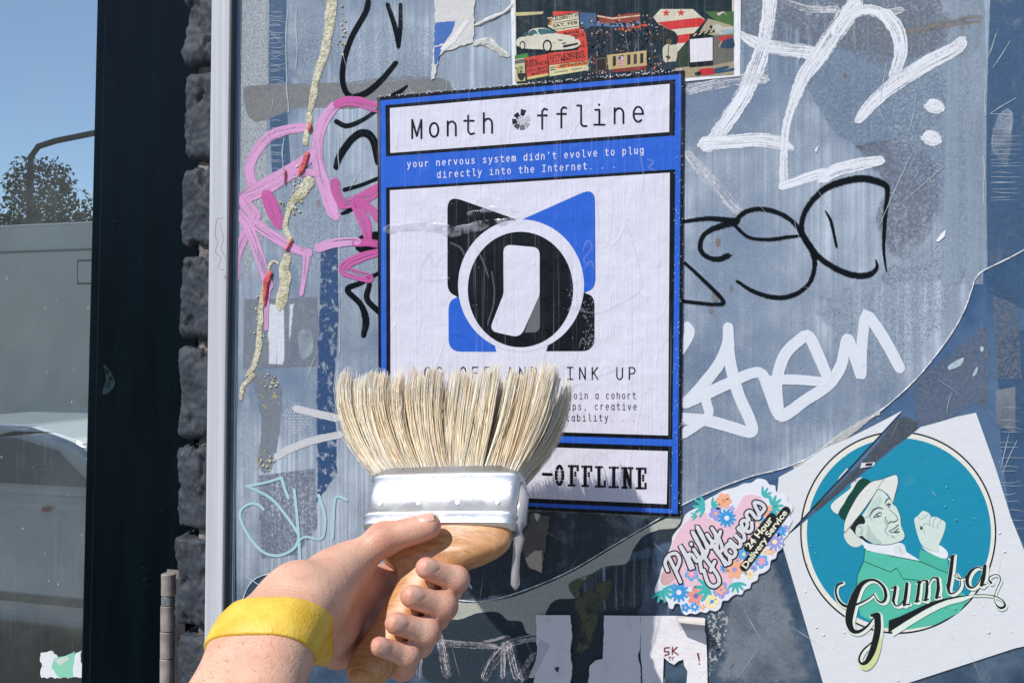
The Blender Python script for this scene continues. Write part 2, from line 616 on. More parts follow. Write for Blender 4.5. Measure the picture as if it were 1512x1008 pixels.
def relief(name, pts, widths, h, thick, mat, parent, label=None, lump=0.5, step=2.5, nz=11, freq=160):
    """a dried run standing proud of the surface: half-round, lumpy"""
    if not hasattr(widths, '__len__'): widths = [widths]*len(pts)
    if len(widths) != len(pts):
        widths = list(np.interp(np.linspace(0, 1, len(pts)), np.linspace(0, 1, len(widths)), widths))
    C = catmull([(p[0], p[1], w) for p, w in zip(pts, widths)], step)
    n = len(C)
    V, F = [], []
    for i in range(n):
        a, b = C[max(i-1,0)][:2], C[min(i+1,n-1)][:2]
        t = (b-a)/max(1e-6, np.linalg.norm(b-a))
        nx, ny = -t[1], t[0]
        e = min(1.0, min(i, n-1-i)/3.0+0.15)
        for k in range(nz):
            q = -1+2*k/(nz-1)
            w = C[i][2]/2*(0.55+0.45*e)
            w *= 1+lump*mnoise.noise(Vector((C[i][0]*.06, C[i][1]*.06, 7+np.sign(q))))
            x, y = C[i][0]+nx*w*q, C[i][1]+ny*w*q
            z = math.sqrt(max(0, 1-q*q))*thick*e
            p0 = W(x, y, h)
            z *= 1+lump*1.6*mnoise.noise(p0*freq)+lump*0.8*mnoise.noise(p0*freq*2.7)
            V.append(W(x, y, h+max(0, z)))
    for i in range(n-1):
        for k in range(nz-1):
            b = i*nz+k
            F.append((b, b+1, b+nz+1, b+nz))
    return mobj(name, V, F, mat, parent, smooth=True, label=label)

def scrap(name, pts, h, thick, ink_or_mat, parent=None, label=None):
    """thin sheet of paper with its own edge"""
    n = len(pts)
    V = [W(p[0], p[1], h+thick) for p in pts]+[W(p[0], p[1], h) for p in pts]
    F = tess(pts)
    F = [tuple(f) for f in F]+[(i, (i+1) % n, n+(i+1) % n, n+i) for i in range(n)]
    return mobj(name, V, F, ink_or_mat, parent, label=label)

def ragged(pts, amp=2.0, step=5.0, seed=0, keep=None):
    """add a torn outline between polygon corners; keep = indices of edges that stay straight"""
    rnd = random.Random(seed)
    out = []
    n = len(pts)
    for i in range(n):
        a = np.array(pts[i], dtype=float); b = np.array(pts[(i+1) % n], dtype=float)
        out.append(tuple(a))
        if keep and i in keep: continue
        L = np.linalg.norm(b-a); m = int(L/step)
        if m < 2: continue
        nrm = np.array([-(b-a)[1], (b-a)[0]])/L
        for k in range(1, m):
            out.append(tuple(a+(b-a)*(k+rnd.uniform(-.3, .3))/m+nrm*rnd.uniform(-amp, amp)))
    return out

# ================================================================== SETTING
m_pave = simple("pavement_concrete", (150, 146, 140), 0.9, nscale=9, var=0.2, bumpd=0.003, bscale=60)
m_asph = simple("asphalt", (62, 62, 64), 0.9, nscale=20, var=0.3, bumpd=0.004, bscale=120)
v, f = box((-40, -2.6, -0.02), (40, 0.3, 0.0))
set_props(mobj("pavement", v, f, m_pave), kind="structure")
v, f = bevel_mesh(*box((-40, -2.75, -0.13), (40, -2.6, 0.004)), 0.012)
set_props(mobj("kerb", v, f, simple("kerb_stone", (165, 162, 155), 0.85, nscale=12)), kind="structure")
v = [(-200, -200, -0.13), (200, -200, -0.13), (200, 200, -0.13), (-200, 200, -0.13)]
set_props(mobj("road", v, [(0, 1, 2, 3)], m_asph), kind="structure")

# ---- things across the street, seen mirrored in the door glass
m_van = simple("van_grey_paint", (255, 242, 218), 0.35, nscale=3, var=0.05, coat=0.4)
m_rub = simple("tyre_rubber", (24, 24, 25), 0.8)
m_alloy = simple("wheel_metal", (150, 152, 155), 0.35, 0.8)
m_dglass = simple("dark_glass", (18, 24, 28), 0.05)
m_red = simple("tail_lamp_red", (190, 20, 20), 0.25, coat=0.5)
def wheel(cx, cy, r, parent, side):
    path = [(cx, cy-0.11, r-0.13), (cx, cy+0.11, r-0.13)]
    o = mobj("wheel", *tube(path, r, 28), m_rub, parent)
    mobj("rim", *tube([(cx, cy+side*0.112-0.004, r-0.13), (cx, cy+side*0.112+0.004, r-0.13)], r*0.62, 24), m_alloy, o)
def extrude_profile(prof, y0, y1):
    n = len(prof)
    V = [(x, y0, z) for x, z in prof]+[(x, y1, z) for x, z in prof]
    F = [tuple(t) for t in tess(prof)]
    F = F+[tuple(i+n for i in t) for t in F]+[(i, (i+1) % n, n+(i+1) % n, n+i) for i in range(n)]
    return V, F
VY = -5.0
van = empty("parked_van", (-4.6, VY-1.0, -0.13), "plain grey high panel van reflected in the door glass, parked across the road", "van")
prof = [(-7.4, .25), (-7.4, 2.45), (-7.2, 2.60), (-3.5, 2.60), (-2.9, 2.45), (-2.3, 1.55), (-1.6, 1.30), (-1.45, .9), (-1.45, .25)]
V, F = extrude_profile(prof, VY-2.0, VY)
mobj("body", *bevel_mesh(V, [tuple(q) for q in F], 0.03, 2), m_van, van)
V, F = extrude_profile([(-2.95, 2.3), (-3.35, 2.3), (-3.35, 1.55), (-2.45, 1.55)], VY-0.05, VY+0.012)
mobj("side_window", V, F, m_dglass, van)
fd = mobj("fuel_door", *bevel_mesh(*box((-5.04, VY-0.02, 2.14), (-4.84, VY+0.010, 2.30)), 0.006), m_van, van)
mobj("fuel_door_gap", *box((-5.052, VY-0.01, 2.128), (-4.828, VY+0.004, 2.312)), simple("gap_grey", (96, 98, 98), .6), van)
mobj("seam", *box((-7.3, VY-0.01, 2.38), (-3.4, VY+0.010, 2.395)), simple("seam_grey", (150, 152, 150), 0.5), van)
for cx in (-6.4, -2.4):
    wheel(cx, VY-0.14, 0.35, van, 1)
CY = -3.15
car = empty("parked_car", (-3.9, CY-0.8, -0.13), "silver hatchback reflected low in the door glass, in front of the grey van", "car")
m_car = simple("silver_paint", (226, 230, 232), 0.25, 0.15, coat=0.7)
prof = [(-6.0, .2), (-6.05, .75), (-5.2, .92), (-4.9, 1.16), (-4.5, 1.26), (-3.75, 1.26), (-3.42, 1.18), (-3.1, .95), (-2.1, .82), (-1.95, .6), (-1.95, .2)]
V, F = extrude_profile(prof, CY-1.6, CY)
mobj("body", *bevel_mesh(V, F, 0.05, 3), m_car, car)
V, F = extrude_profile([(-5.0, .95), (-4.75, 1.13), (-4.45, 1.19), (-3.80, 1.19), (-3.52, 1.13), (-3.3, .95)], CY-0.02, CY+0.010)
mobj("side_window", V, F, simple("car_window", (120, 130, 136), 0.08), car)
mobj("tail_lamp", *bevel_mesh(*box((-3.60, CY-0.02, .815), (-3.565, CY+0.03, .84)), 0.004), m_red, car)
mobj("sill_trim", *box((-5.9, CY-0.02, .33), (-2.0, CY+0.02, .37)), simple("trim_grey", (70, 72, 74), 0.5), car)
for cx in (-5.3, -2.75):
    wheel(cx, CY-0.13, 0.31, car, 1)
# tree
m_leaf = NT("leaf_green")
ln = m_leaf.noise(m_leaf.coord(1,1,1), 1.2, 3, 0.6)
m_leaf.link(m_leaf.mix(m_leaf.rng(ln, .35, .65), rgba((44, 62, 34)), rgba((80, 98, 52))), m_leaf.b.inputs['Base Color'])
m_leaf.b.inputs['Roughness'].default_value = 0.6
m_bark = simple("bark", (74, 62, 52), 0.9, nscale=8, var=.3)
def tree(cx, cy, h, r, seed, label):
    rnd = random.Random(seed)
    root = empty("street_tree", (cx, cy, -0.13), label, "tree", "trees across the road")
    pts = [(cx, cy, -0.13), (cx+.05, cy, h*.25), (cx-.04, cy+.05, h*.5), (cx, cy, h*.8)]
    V, F = tube(pts, [.17, .14, .11, .05], 9)
    for k in range(7):
        a = rnd.uniform(0, 6.28); z = h*rnd.uniform(.35, .6)
        e = (cx+math.cos(a)*r*.7, cy+math.sin(a)*r*.7, z+rnd.uniform(.4, 1.1))
        V, F = merge((V, F), tube([(cx, cy, z), ((cx+e[0])/2, (cy+e[1])/2, (z+e[2])/2+.1), e], [.06, .04, .015], 6))
    mobj("trunk", V, F, m_bark, root)
    V, F = [], []
    clumps = [(Vector((cx+rnd.gauss(0, r*.5), cy+rnd.gauss(0, r*.5), h*.62+rnd.gauss(0, h*.16))), rnd.uniform(.28, .55)*r) for _ in range(24)]
    for c, cr in clumps:
        for _ in range(1300):
            d = Vector((rnd.gauss(0, 1), rnd.gauss(0, 1), rnd.gauss(0, .8))).normalized()*cr*rnd.uniform(.5, 1.05)
            p = c+d
            a = Vector((rnd.gauss(0,1), rnd.gauss(0,1), rnd.gauss(0,1))).normalized()
            b = a.cross(Vector((rnd.gauss(0,1), rnd.gauss(0,1), rnd.gauss(0,1)))).normalized()
            s = rnd.uniform(.035, .07)
            i = len(V)
            V += [p-a*s, p+b*s*.45, p+a*s, p-b*s*.45]
            F.append((i, i+1, i+2, i+3))
    mobj("crown", V, F, m_leaf.m, root)
tree(-13.6, -12.6, 4.7, 1.6, 3, "leafy green tree reflected in the upper door glass at its left edge")
tree(-12.3, -13.6, 3.9, 1.3, 5, "lower bushy tree reflected in the door glass just above the van roof")
m_steel = simple("lamp_steel", (40, 44, 46), 0.5, 0.5)
lamp = empty("street_lamp", (-10.6, -10.0, -0.13), "dark curved street lamp arm reflected against the sky in the door glass", "street lamp")
mobj("pole", *tube([(-10.35, -10, -0.13), (-10.35, -10, 2.5), (-10.35, -10, 4.0)], [.07, .05, .045], 10), m_steel, lamp)
mobj("arm", *tube([(-10.35, -10, 4.0), (-10.33, -10, 4.3), (-10.2, -10, 4.44), (-9.9, -10, 4.50), (-9.3, -10, 4.56), (-8.4, -10, 4.64)], .042, 9), m_steel, lamp)
V, F = bevel_mesh(*box((-8.45, -10.14, 4.57), (-7.85, -9.86, 4.69)), .03)
mobj("lamp_head", V, F, m_steel, lamp)

# ---- facade
m_brick = NT("painted_brick")
t = m_brick
n1 = t.noise(t.coord(1,1,1), 160, 6, .7)
n2 = t.noise(t.coord(1,1,1), 28, 4, .6)
fl = t.rng(t.noise(t.coord(1,1,1,(3,1,2)), 75, 3, .55), .735, .755)
base = t.mix(t.rng(n2, .35, .7), rgba((50, 55, 63)), rgba((72, 77, 85)))
base = t.mix(t.rng(n1, .52, .74, 0, .5), base, rgba((112, 112, 114)))
t.link(t.mix(fl, base, rgba((150, 84, 62))), t.b.inputs['Base Color'])
t.b.inputs['Roughness'].default_value = .62
t.b.inputs['Specular IOR Level'].default_value = .3
hh = t.math('ADD', t.math('MULTIPLY', n1, .5), t.noise(t.coord(240,1,60), 1.0, 4, .6))
t.link(t.bump(hh, .0016, .75), t.b.inputs['Normal'])
wall = empty("brick_wall", (W(290, 504).x, 0.05, 0.0), "rough charcoal painted brick pier between the dark door and the white metal frame", "brick wall")
def zpx(px, py, h=0.0): return W(px, py, h).z
joints = [-170, -38, 104, 244, 373, 508, 655, 790, 934, 1075, 1210]
VV, FF = [], []
rb = random.Random(11)
for k in range(len(joints)-1):
    py0, py1 = joints[k]+5, joints[k+1]-9
    pxl = np.interp((py0+py1)/2, [0, 300, 560, 700, 900], [273, 269, 264, 261, 259])+rb.uniform(-1.5, 1.5)
    x0 = W(pxl, 504).x; x1 = W(326, 504).x
    z1 = zpx(290, py0); z0 = zpx(290, py1)
    bm = bmesh.new()
    bmesh.ops.create_cube(bm, size=2)
    bmesh.ops.subdivide_edges(bm, edges=list(bm.edges), cuts=34, use_grid_fill=True)
    cx, cz = (x0+x1)/2, (z0+z1)/2
    hx, hz, hy = (x1-x0)/2, (z1-z0)/2, .035
    r = .0068
    b = len(VV)
    for vtx in bm.verts:
        p = Vector((vtx.co.x*hx, vtx.co.y*hy, vtx.co.z*hz))
        q = Vector((max(-hx+r, min(hx-r, p.x)), max(-hy+r, min(hy-r, p.y)), max(-hz+r, min(hz-r, p.z))))
        d = p-q
        if d.length > 1e-7:
            p = q+d.normalized()*r
        w = Vector((cx, .033, cz))+p
        dirn = d.normalized() if d.length > 1e-7 else Vector((0, 0, 0))
        amp = .0007*mnoise.noise(w*75)+.0008*mnoise.noise(w*190+Vector((9,0,0)))+.0004*mnoise.noise(w*420)+.0028*mnoise.noise(w*30+Vector((k*3,0,0)))
        cr = mnoise.noise(Vector((w.x*90+k*9, 3, w.z*55)))
        if cr > .30: amp -= min(.0022, (cr-.30)*.012)
        amp += .0011*abs(mnoise.noise(w*260+Vector((1,7,2))))
        w += dirn*amp*1.5
        vtx.co = w
    bm.verts.index_update()
    VV += [vv.co.copy() for vv in bm.verts]
    FF += [tuple(b+vv.index for vv in ff.verts) for ff in bm.faces]
    bm.free()
mobj("brick", VV, FF, m_brick.m, wall, smooth=True)
# mortar: lumpy sheet set back
MV, MF = [], []
nx, nz = 10, 260
xa, xb = W(283, 504).x, W(327, 504).x
za, zb = zpx(290, 1210), zpx(290, -170)
for i in range(nz+1):
    z = za+(zb-za)*i/nz
    for j in range(nx+1):
        u = j/nx
        x = xa+(xb-xa)*u
        y = .0065+.004*mnoise.noise(Vector((x*80, 1, z*80)))+(.03 if j == 0 else 0)
        MV.append((x+.0015*mnoise.noise(Vector((5, 2, z*120))), y, z))
for i in range(nz):
    for j in range(nx):
        b = i*(nx+1)+j
        MF.append((b, b+1, b+nx+2, b+nx+1))
m_mort = simple("worn_mortar", (128, 120, 116), .85, nscale=90, var=.45, bumpd=.003, bscale=260)
mobj("mortar", MV, MF, m_mort, wall, smooth=True)
v, f = box((xa+.004, .03, 0.0), (xb, .30, 3.2))
mobj("core", v, f, m_brick.m, wall)
PX0 = W(300, 504).x
v, f = box((PX0, .035, 0.0), (1.2, .30, 1.20)); v2, f2 = box((PX0, .035, 2.25), (1.2, .30, 3.2))
v3, f3 = box((1.201, .035, 0.0), (5.0, .30, 3.2)); v4, f4 = box((1.032, .036, 1.2), (1.2, .30, 2.25)); v5, f5 = box((-5.0, .02, 0.0), (-1.42, .30, 3.2)); v6, f6 = box((-1.419, .02, 2.52), (PX0-.02, .30, 3.2))
set_props(mobj("facade_wall", *merge((v, f), (v2, f2), (v3, f3), (v4, f4), (v5, f5), (v6, f6)), m_brick.m), "dark painted wall above and below the graffiti covered window", "wall")

# ---- door (set back in its opening)
DY = .055
m_door = NT("door_black")
t = m_door
n = t.noise(t.coord(40, 1, 5), 1.0, 4, .6)
sp = t.voro(t.coord(1,1,1), 190)
spk = t.rng(sp.outputs['Distance'], .05, .10, 1, 0)
spk = t.math('MULTIPLY', spk, t.rng(t.noise(t.coord(1,1,1), 30, 2, .5), .62, .68))
c = t.mix(t.rng(n, .3, .7), rgba((1, 8, 14)), rgba((4, 16, 23)))
t.link(t.mix(t.math('MULTIPLY', spk, .55), c, rgba((90, 120, 126))), t.b.inputs['Base Color'])
t.b.inputs['Roughness'].default_value = .26
t.b.inputs['Specular IOR Level'].default_value = .16
t.link(t.bump(t.noise(t.coord(90,1,14), 1, 4, .6), .0006, .4), t.b.inputs['Normal'])
door = empty("shop_door", (W(60, 504, -DY).x, DY, 0.0), "dark navy black shop door with a tall mirrored glass pane", "door")
def D(px, py, y=DY): return W(px, py, -y)
def edge_at(px_top, px_bot, z, y=DY):
    # slightly leaning door edge, extended up and down
    a, b = D(px_top, 18, y), D(px_bot, 990, y)
    u = (z-a.z)/(b.z-a.z)
    return a.x+(b.x-a.x)*u
ZB, ZT = .05, 2.5
def bar(ptl, pbl, ptr, pbr, y0, y1):
    x = [edge_at(ptl, pbl, ZT), edge_at(ptr, pbr, ZT), edge_at(ptl, pbl, ZB), edge_at(ptr, pbr, ZB)]
    V = [(x[2], y0, ZB), (x[3], y0, ZB), (x[3], y1, ZB), (x[2], y1, ZB), (x[0], y0, ZT), (x[1], y0, ZT), (x[1], y1, ZT), (x[0], y1, ZT)]
    return bevel_mesh(V, [(0,3,2,1),(4,5,6,7),(0,1,5,4),(1,2,6,5),(2,3,7,6),(3,0,4,7)], .0015, 2)
mobj("door_stile", *bar(158, 135, 300, 285, DY-.004, DY+.04), m_door.m, door)
mobj("glazing_bead", *bar(142, 119, 157.4, 134.4, DY+.001, DY+.03), m_door.m, door)
# mirror glass with dust and dried drops
m_glass = NT("mirror_glass")
t = m_glass
gl = t.new("ShaderNodeBsdfGlossy"); gl.inputs['Roughness'].default_value = .004
gl.inputs['Color'].default_value = (.60, .68, .70, 1)
df = t.new("ShaderNodeBsdfDiffuse")
df.inputs['Color'].default_value = rgba((170, 175, 172))
vo = t.voro(t.coord(1, 1, .7), 105)
d1 = t.math('MULTIPLY', t.rng(vo.outputs['Distance'], .06, .13, 1, 0), t.rng(t.noise(t.coord(1,1,1), 40, 2, .5), .52, .6))
vo2 = t.voro(t.coord(1.3, 1, 1), 420)
d2 = t.math('MULTIPLY', t.rng(vo2.outputs['Distance'], .06, .16, 1, 0), t.rng(t.noise(t.coord(1,1,1,(4,4,4)), 90, 2, .5), .56, .62))
stn = t.rng(t.noise(t.coord(220, 1, 6), 1, 4, .6), .55, .8, 0, .10)
smear = t.rng(t.noise(t.coord(1,1,1,(1,2,0)), 9, 4, .6), .45, .8, 0, .10)
dust = t.math('ADD', t.math('ADD', t.math('MULTIPLY', d1, .75), t.math('MULTIPLY', d2, .5)), t.math('ADD', stn, t.math('ADD', smear, .10)), True)
mxs = t.new("ShaderNodeMixShader")
t.link(dust, mxs.inputs[0]); t.link(gl.outputs[0], mxs.inputs[1]); t.link(df.outputs[0], mxs.inputs[2])
t.link(mxs.outputs[0], t.out.inputs[0])
GY = DY+.006
xg = edge_at(150, 127, 1.7)
gv = [(-1.25, GY, ZB+.1), (edge_at(150, 127, ZB+.1), GY, ZB+.1), (edge_at(150, 127, ZT-.1), GY, ZT-.1), (-1.25, GY, ZT-.1)]
gv2 = [(x, GY+.006, z) for x, y, z in gv]
mobj("glass_pane", gv+gv2, [(0,1,2,3),(7,6,5,4),(0,4,5,1),(1,5,6,2),(2,6,7,3),(3,7,4,0)], m_glass.m, door)
mobj("door_rail", *merge(bevel_mesh(*box((-1.25, DY, ZB), (edge_at(142,119,ZB)-.004, DY+.04, ZB+.1)), .002), bevel_mesh(*box((-1.25, DY, ZT-.1), (edge_at(142,119,ZT)-.004, DY+.04, ZT)), .002), bevel_mesh(*box((-1.40, DY, ZB), (-1.252, DY+.04, ZT)), .002)), m_door.m, door)
# steel hinge
m_hinge = simple("hinge_steel", (172, 162, 154), .42, .35, nscale=60, var=.25)
hp = [D(248, 846, .035), D(243, 1060, .035)]
hx = hp[0].x
hing = mobj("hinge", *box((hx-.012, DY-.006, hp[1].z), (hx+.010, DY-.0042, hp[0].z)), m_hinge, door)
zs = [846, 879, 893, 931, 971, 1012, 1052]
for i in range(6):
    a = zpx(248, zs[i], -.035)-.0004; b = zpx(248, zs[i+1], -.035)+.0004
    r = .0074 if i != 1 else .0070
    xx = hx-(i*.0004)
    prof = [(a, r*.90), (a-.0006, r), (b+.0006, r), (b, r*.93)]
    mobj("knuckle", *tube([(xx, .036, p[0]) for p in prof], [p[1] for p in prof], 22), m_hinge if i != 1 else simple("hinge_bush", (190, 192, 196), .3, .8), hing, smooth=False)
# torn sticker at the foot of the glass
ms = sticker_print("torn_sticker_print")
tk = Ink(-(GY-.0006), 8e-5)
tk.poly(ragged([(60, 963), (78, 961), (92, 978), (120, 960), (121, 1000), (61, 1000)], 1.5, 4, 3), (226, 230, 232), 0)
tk.poly(ragged([(80, 972), (96, 968), (110, 961), (107, 1000), (88, 1000), (76, 985)], 1.0, 5, 4), (140, 206, 176), 1)
tk.poly([(80, 974), (98, 968), (103, 972), (88, 982)], (205, 214, 204), 2)
set_props(tk.build("torn_sticker", ms), "torn mint and white sticker remnant at the foot of the door glass", "sticker")
# pale scuff on the stile
m_scuff = patch("door_scuff_chalk", (60, 92, 100), (40, 66, 76), .55, 'cloud', .35, .6, .6, 90)
blob("scuff_mark", [(152, 536), (165, 550), (170, 568), (158, 582), (150, 580), (156, 560)], -(DY-.0046), m_scuff, door)

# ================================================================== WINDOW COVERED IN GRAFFITI
win = empty("shop_window", (W(900, 504).x, 0.0, 1.20), "white framed window pane covered in plastic film, old residue and layered graffiti", "window")
# pane
m_pane = NT("pane_slate_blue")
t = m_pane
big = t.noise(t.coord(1, 1, 1), 7, 4, .6)
med = t.noise(t.coord(1, 1, 1, (2, 0, 5)), 38, 6, .68)
fine = t.noise(t.coord(1, 1, 1), 600, 4, .7)
stv = t.noise(t.coord(300, 1, 6), 1, 4, .6)
sx = t.new("ShaderNodeSeparateXYZ"); t.link(t.geo.outputs['Position'], sx.inputs[0])
c = t.mix(t.rng(big, .35, .65), rgba((44, 78, 118)), rgba((88, 114, 144)))  # base blue partly holds the sky's reflection, put into the colour
c = t.mix(t.rng(med, .5, .85, 0, .5), c, rgba((120, 138, 156)))
c = t.mix(t.rng(stv, .55, .8, 0, .22), c, rgba((150, 168, 186)))
# lower part of the pane is the bare dark board
low = t.rng(t.math('ADD', sx.outputs[2], t.math('MULTIPLY', t.math('SUBTRACT', big, .5), .05)), W(900, 800).z-.03, W(900, 800).z+.06, 1, 0)
c = t.mix(t.math('MULTIPLY', low, .72), c, t.mix(t.rng(med, .35, .75), rgba((34, 52, 64)), rgba((92, 108, 122))))
c = t.mix(t.rng(fine, .62, .78, 0, .35), c, rgba((160, 172, 184)))
vo = t.voro(t.coord(1,1,1), 300)
spk = t.math('MULTIPLY', t.rng(vo.outputs['Distance'], .06, .12, 1, 0), t.rng(t.noise(t.coord(1,1,1,(7,7,7)), 60, 2, .5), .56, .62))
c = t.mix(t.math('MULTIPLY', spk, .8), c, rgba((214, 220, 228)))
t.link(c, t.b.inputs['Base Color'])
t.b.inputs['Roughness'].default_value = .36
t.link(t.bump(t.math('ADD', med, t.math('MULTIPLY', fine, .5)), .0007, .5), t.b.inputs['Normal'])
xl = W(337, 504).x
v, f = box((xl, 0.0, 1.20), (1.0, .012, 2.25))
mobj("pane", v, f, m_pane.m, win)
# white metal frame, leaning very slightly like in the photograph
m_alu = NT("white_aluminium")
t = m_alu
n = t.noise(t.coord(260, 1, 3), 1, 4, .6); n2 = t.noise(t.coord(1,1,1), 45, 5, .7)
c = t.mix(t.rng(n, .35, .7), rgba((186, 188, 193)), rgba((204, 206, 210)))
c = t.mix(t.rng(n2, .60, .85, 0, .35), c, rgba((160, 160, 162)))
t.link(c, t.b.inputs['Base Color']); t.b.inputs['Roughness'].default_value = .42
t.link(t.bump(t.noise(t.coord(1,1,1), 300, 3, .6), .0004, .3), t.b.inputs['Normal'])
def leanbar(ptl, pbl, ptr, pbr, y0, y1, bev=.0012):
    def xe(pt, pb, z):
        a, b = W(pt, 18, -y0), W(pb, 990, -y0)
        return a.x+(b.x-a.x)*(z-a.z)/(b.z-a.z)
    zb, zt = 1.20, 2.25
    V = [(xe(ptl,pbl,zb), y0, zb), (xe(ptr,pbr,zb), y0, zb), (xe(ptr,pbr,zb), y1, zb), (xe(ptl,pbl,zb), y1, zb),
         (xe(ptl,pbl,zt), y0, zt), (xe(ptr,pbr,zt), y0, zt), (xe(ptr,pbr,zt), y1, zt), (xe(ptl,pbl,zt), y1, zt)]
    return bevel_mesh(V, [(0,3,2,1),(4,5,6,7),(0,1,5,4),(1,2,6,5),(2,3,7,6),(3,0,4,7)], bev, 2)
mobj("metal_frame", *leanbar(312, 301, 339, 327, -.0115, .03), m_alu.m, win)
mobj("frame_lip", *leanbar(339.6, 327.6, 342, 330, -.0085, .03, .0006), simple("lip_grey", (96, 96, 92), .4, .3), win)
mobj("groove_shade", *leanbar(342.6, 330.6, 356, 345, -.0012, .013, .0006), simple("shade_blue_grey", (104, 126, 146), .45, nscale=30), win)  # blue-grey strip colours in the frame's shade along this groove
mobj("metal_rail", *merge(bevel_mesh(*box((xl, -.0115, 1.17), (1.03, .03, 1.198)), .001), bevel_mesh(*box((xl, -.0115, 2.252), (1.03, .03, 2.28)), .001), bevel_mesh(*box((1.002, -.0115, 1.2), (1.03, .03, 2.25)), .001)), m_alu.m, win)
mobj("groove_edge", *leanbar(352, 341, 353.5, 342.5, -.0022, -.0013, .0003), simple("edge_pale", (150, 156, 164), .3), win)

# ---- residue and patches under the film (h 0.2 .. 1.0 mm)
def P(name, pts, h, mat, **k):
    # pieces high on the window sit on the plastic film, the others on the bare pane
    my = sum(p[1] for p in pts)/len(pts); mx = sum(p[0] for p in pts)/len(pts)
    on_film = h < .6 and my < np.interp(mx, [300, 640, 900, 1240, 1400, 1450, 1500], [850, 850, 790, 630, 480, 390, 370])
    return blob(name, pts, (0.405e-3+(h-.2)*.22e-3) if on_film else h*1e-3, mat, win, **k)
q_sand = patch("residue_sand_grey", (186, 192, 196), (134, 144, 152), .92, 'speckle', .18, .55, .75, 55)
q_grey = patch("residue_dull_grey", (134, 142, 152), (112, 122, 132), .85, 'cloud', .15, .6, .7, 26)
q_rag = patch("residue_brown_grey", (140, 142, 142), (116, 118, 120), .82, 'cloud', .15, .5, .8, 22, hard=True)
q_blue = patch("tape_blue", (70, 100, 134), (54, 84, 116), .84, 'cloud', .12, .55, .4, 45, hard=True)
q_dark = patch("patch_dark", (24, 42, 54), (48, 60, 70), .85, 'cloud', .25, .55, .6, 24)
q_milk = patch("residue_milky", (182, 194, 206), (146, 162, 180), .74, 'cloud', .26, .66, .6, 24)
q_stk = patch("residue_streaked", (182, 196, 210), (140, 158, 178), .75, 'streak', .44, .72, .55, 40)
q_scr = patch("residue_scraped_white", (222, 224, 230), (190, 194, 202), .95, 'streak', .42, .5, .7, 26)
q_navy = patch("residue_navy_flakes", (34, 66, 108), (52, 84, 126), .95, 'cloud', .40, .50, .45, 110)
q_warm = patch("residue_mauve_grey", (124, 130, 144), (94, 104, 122), .7, 'speckle', .3, .62, .7, 30)
q_olive = patch("residue_olive", (104, 104, 72), (64, 72, 58), .9, 'cloud', .36, .54, .6, 60)
q_pale = patch("tape_pale", (172, 186, 202), (150, 168, 186), .62, 'streak', .25, .6, .4, 14, hard=True)

P("residue_patch", [(356, -20), (396, -20), (398, 120), (395, 260), (400, 330), (360, 420), (353, 300)], .20, q_sand, curved=False, inset=.9)
P("residue_patch", [(425, -20), (470, -20), (490, 60), (480, 110), (440, 150), (424, 100)], .22, q_milk, inset=.7)
P("tape_strip", [(397, -20), (423, -20), (424, 120), (397, 124)], .26, q_blue, curved=False, inset=.94)
P("tape_strip", [(398, 175), (424, 165), (430, 250), (402, 275)], .26, q_blue, curved=False, inset=.9)
P("residue_patch", [(362, 135), (375, 126), (470, 122), (520, 120), (580, 112), (660, 118), (660, 160), (560, 150), (520, 162), (440, 160), (390, 178), (372, 178)], .30, q_rag, inset=.88)
P("residue_patch", [(360, 130), (384, 128), (400, 150), (398, 176), (372, 177), (362, 160)], .34, q_rag, inset=.85)
P("residue_patch", [(440, 20), (560, -20), (740, -20), (745, 130), (600, 125), (520, 240), (470, 330), (440, 200)], .24, q_stk, inset=.75)
P("residue_patch", [(430, 300), (500, 250), (560, 300), (560, 480), (520, 520), (450, 450), (425, 380)], .28, q_milk, inset=.7)
P("residue_patch", [(360, 440), (470, 438), (470, 542), (358, 545)], .30, q_grey, curved=False, inset=.93)
P("scraped_paint", [(392, 445), (418, 450), (436, 446), (430, 500), (418, 540), (396, 538)], .36, q_scr, curved=False, inset=.8)
P("scraped_paint", [(440, 490), (460, 488), (462, 520), (444, 530)], .36, q_milk)
P("navy_flakes", [(472, 370), (500, 360), (504, 440), (496, 560), (500, 700), (466, 745), (466, 560), (470, 460)], .38, q_navy, curved=False, inset=.85)
P("residue_patch", [(372, 545), (410, 560), (418, 600), (404, 690), (380, 690), (384, 620)], .33, q_grey, inset=.8)
P("residue_patch", [(380, 700), (466, 690), (470, 780), (440, 820), (384, 826)], .33, q_warm, curved=False, inset=.9)
P("residue_patch", [(360, 560), (376, 600), (380, 690), (362, 760), (354, 660)], .31, q_milk, inset=.6)
# lower middle, darker tone
P("dark_patch", [(600, 760), (700, 745), (1010, 765), (1000, 800), (900, 830), (760, 880), (640, 876)], .22, q_dark, inset=.85)
P("dark_patch", [(640, 910), (760, 890), (830, 860), (960, 820), (940, 920), (880, 1020), (640, 1020)], .24, q_dark, inset=.85)
P("residue_patch", [(820, 830), (900, 800), (960, 780), (970, 880), (900, 905), (850, 890)], .30, q_stk, inset=.7)
P("olive_stain", [(846, 885), (900, 850), (905, 870), (884, 920), (868, 960), (848, 960), (856, 920)], .34, q_olive, inset=.7)
P("chalky_patch", [(1045, 900), (1075, 905), (1072, 950), (1060, 980), (1040, 1010), (1046, 960)], .36, patch("residue_chalk", (200, 198, 194), (160, 160, 160), .9, 'cloud', .50, .56, .8, 300))
P("residue_patch", [(1080, 830), (1140, 815), (1190, 960), (1190, 1010), (1060, 1010), (1060, 960)], .28, q_grey, inset=.6)
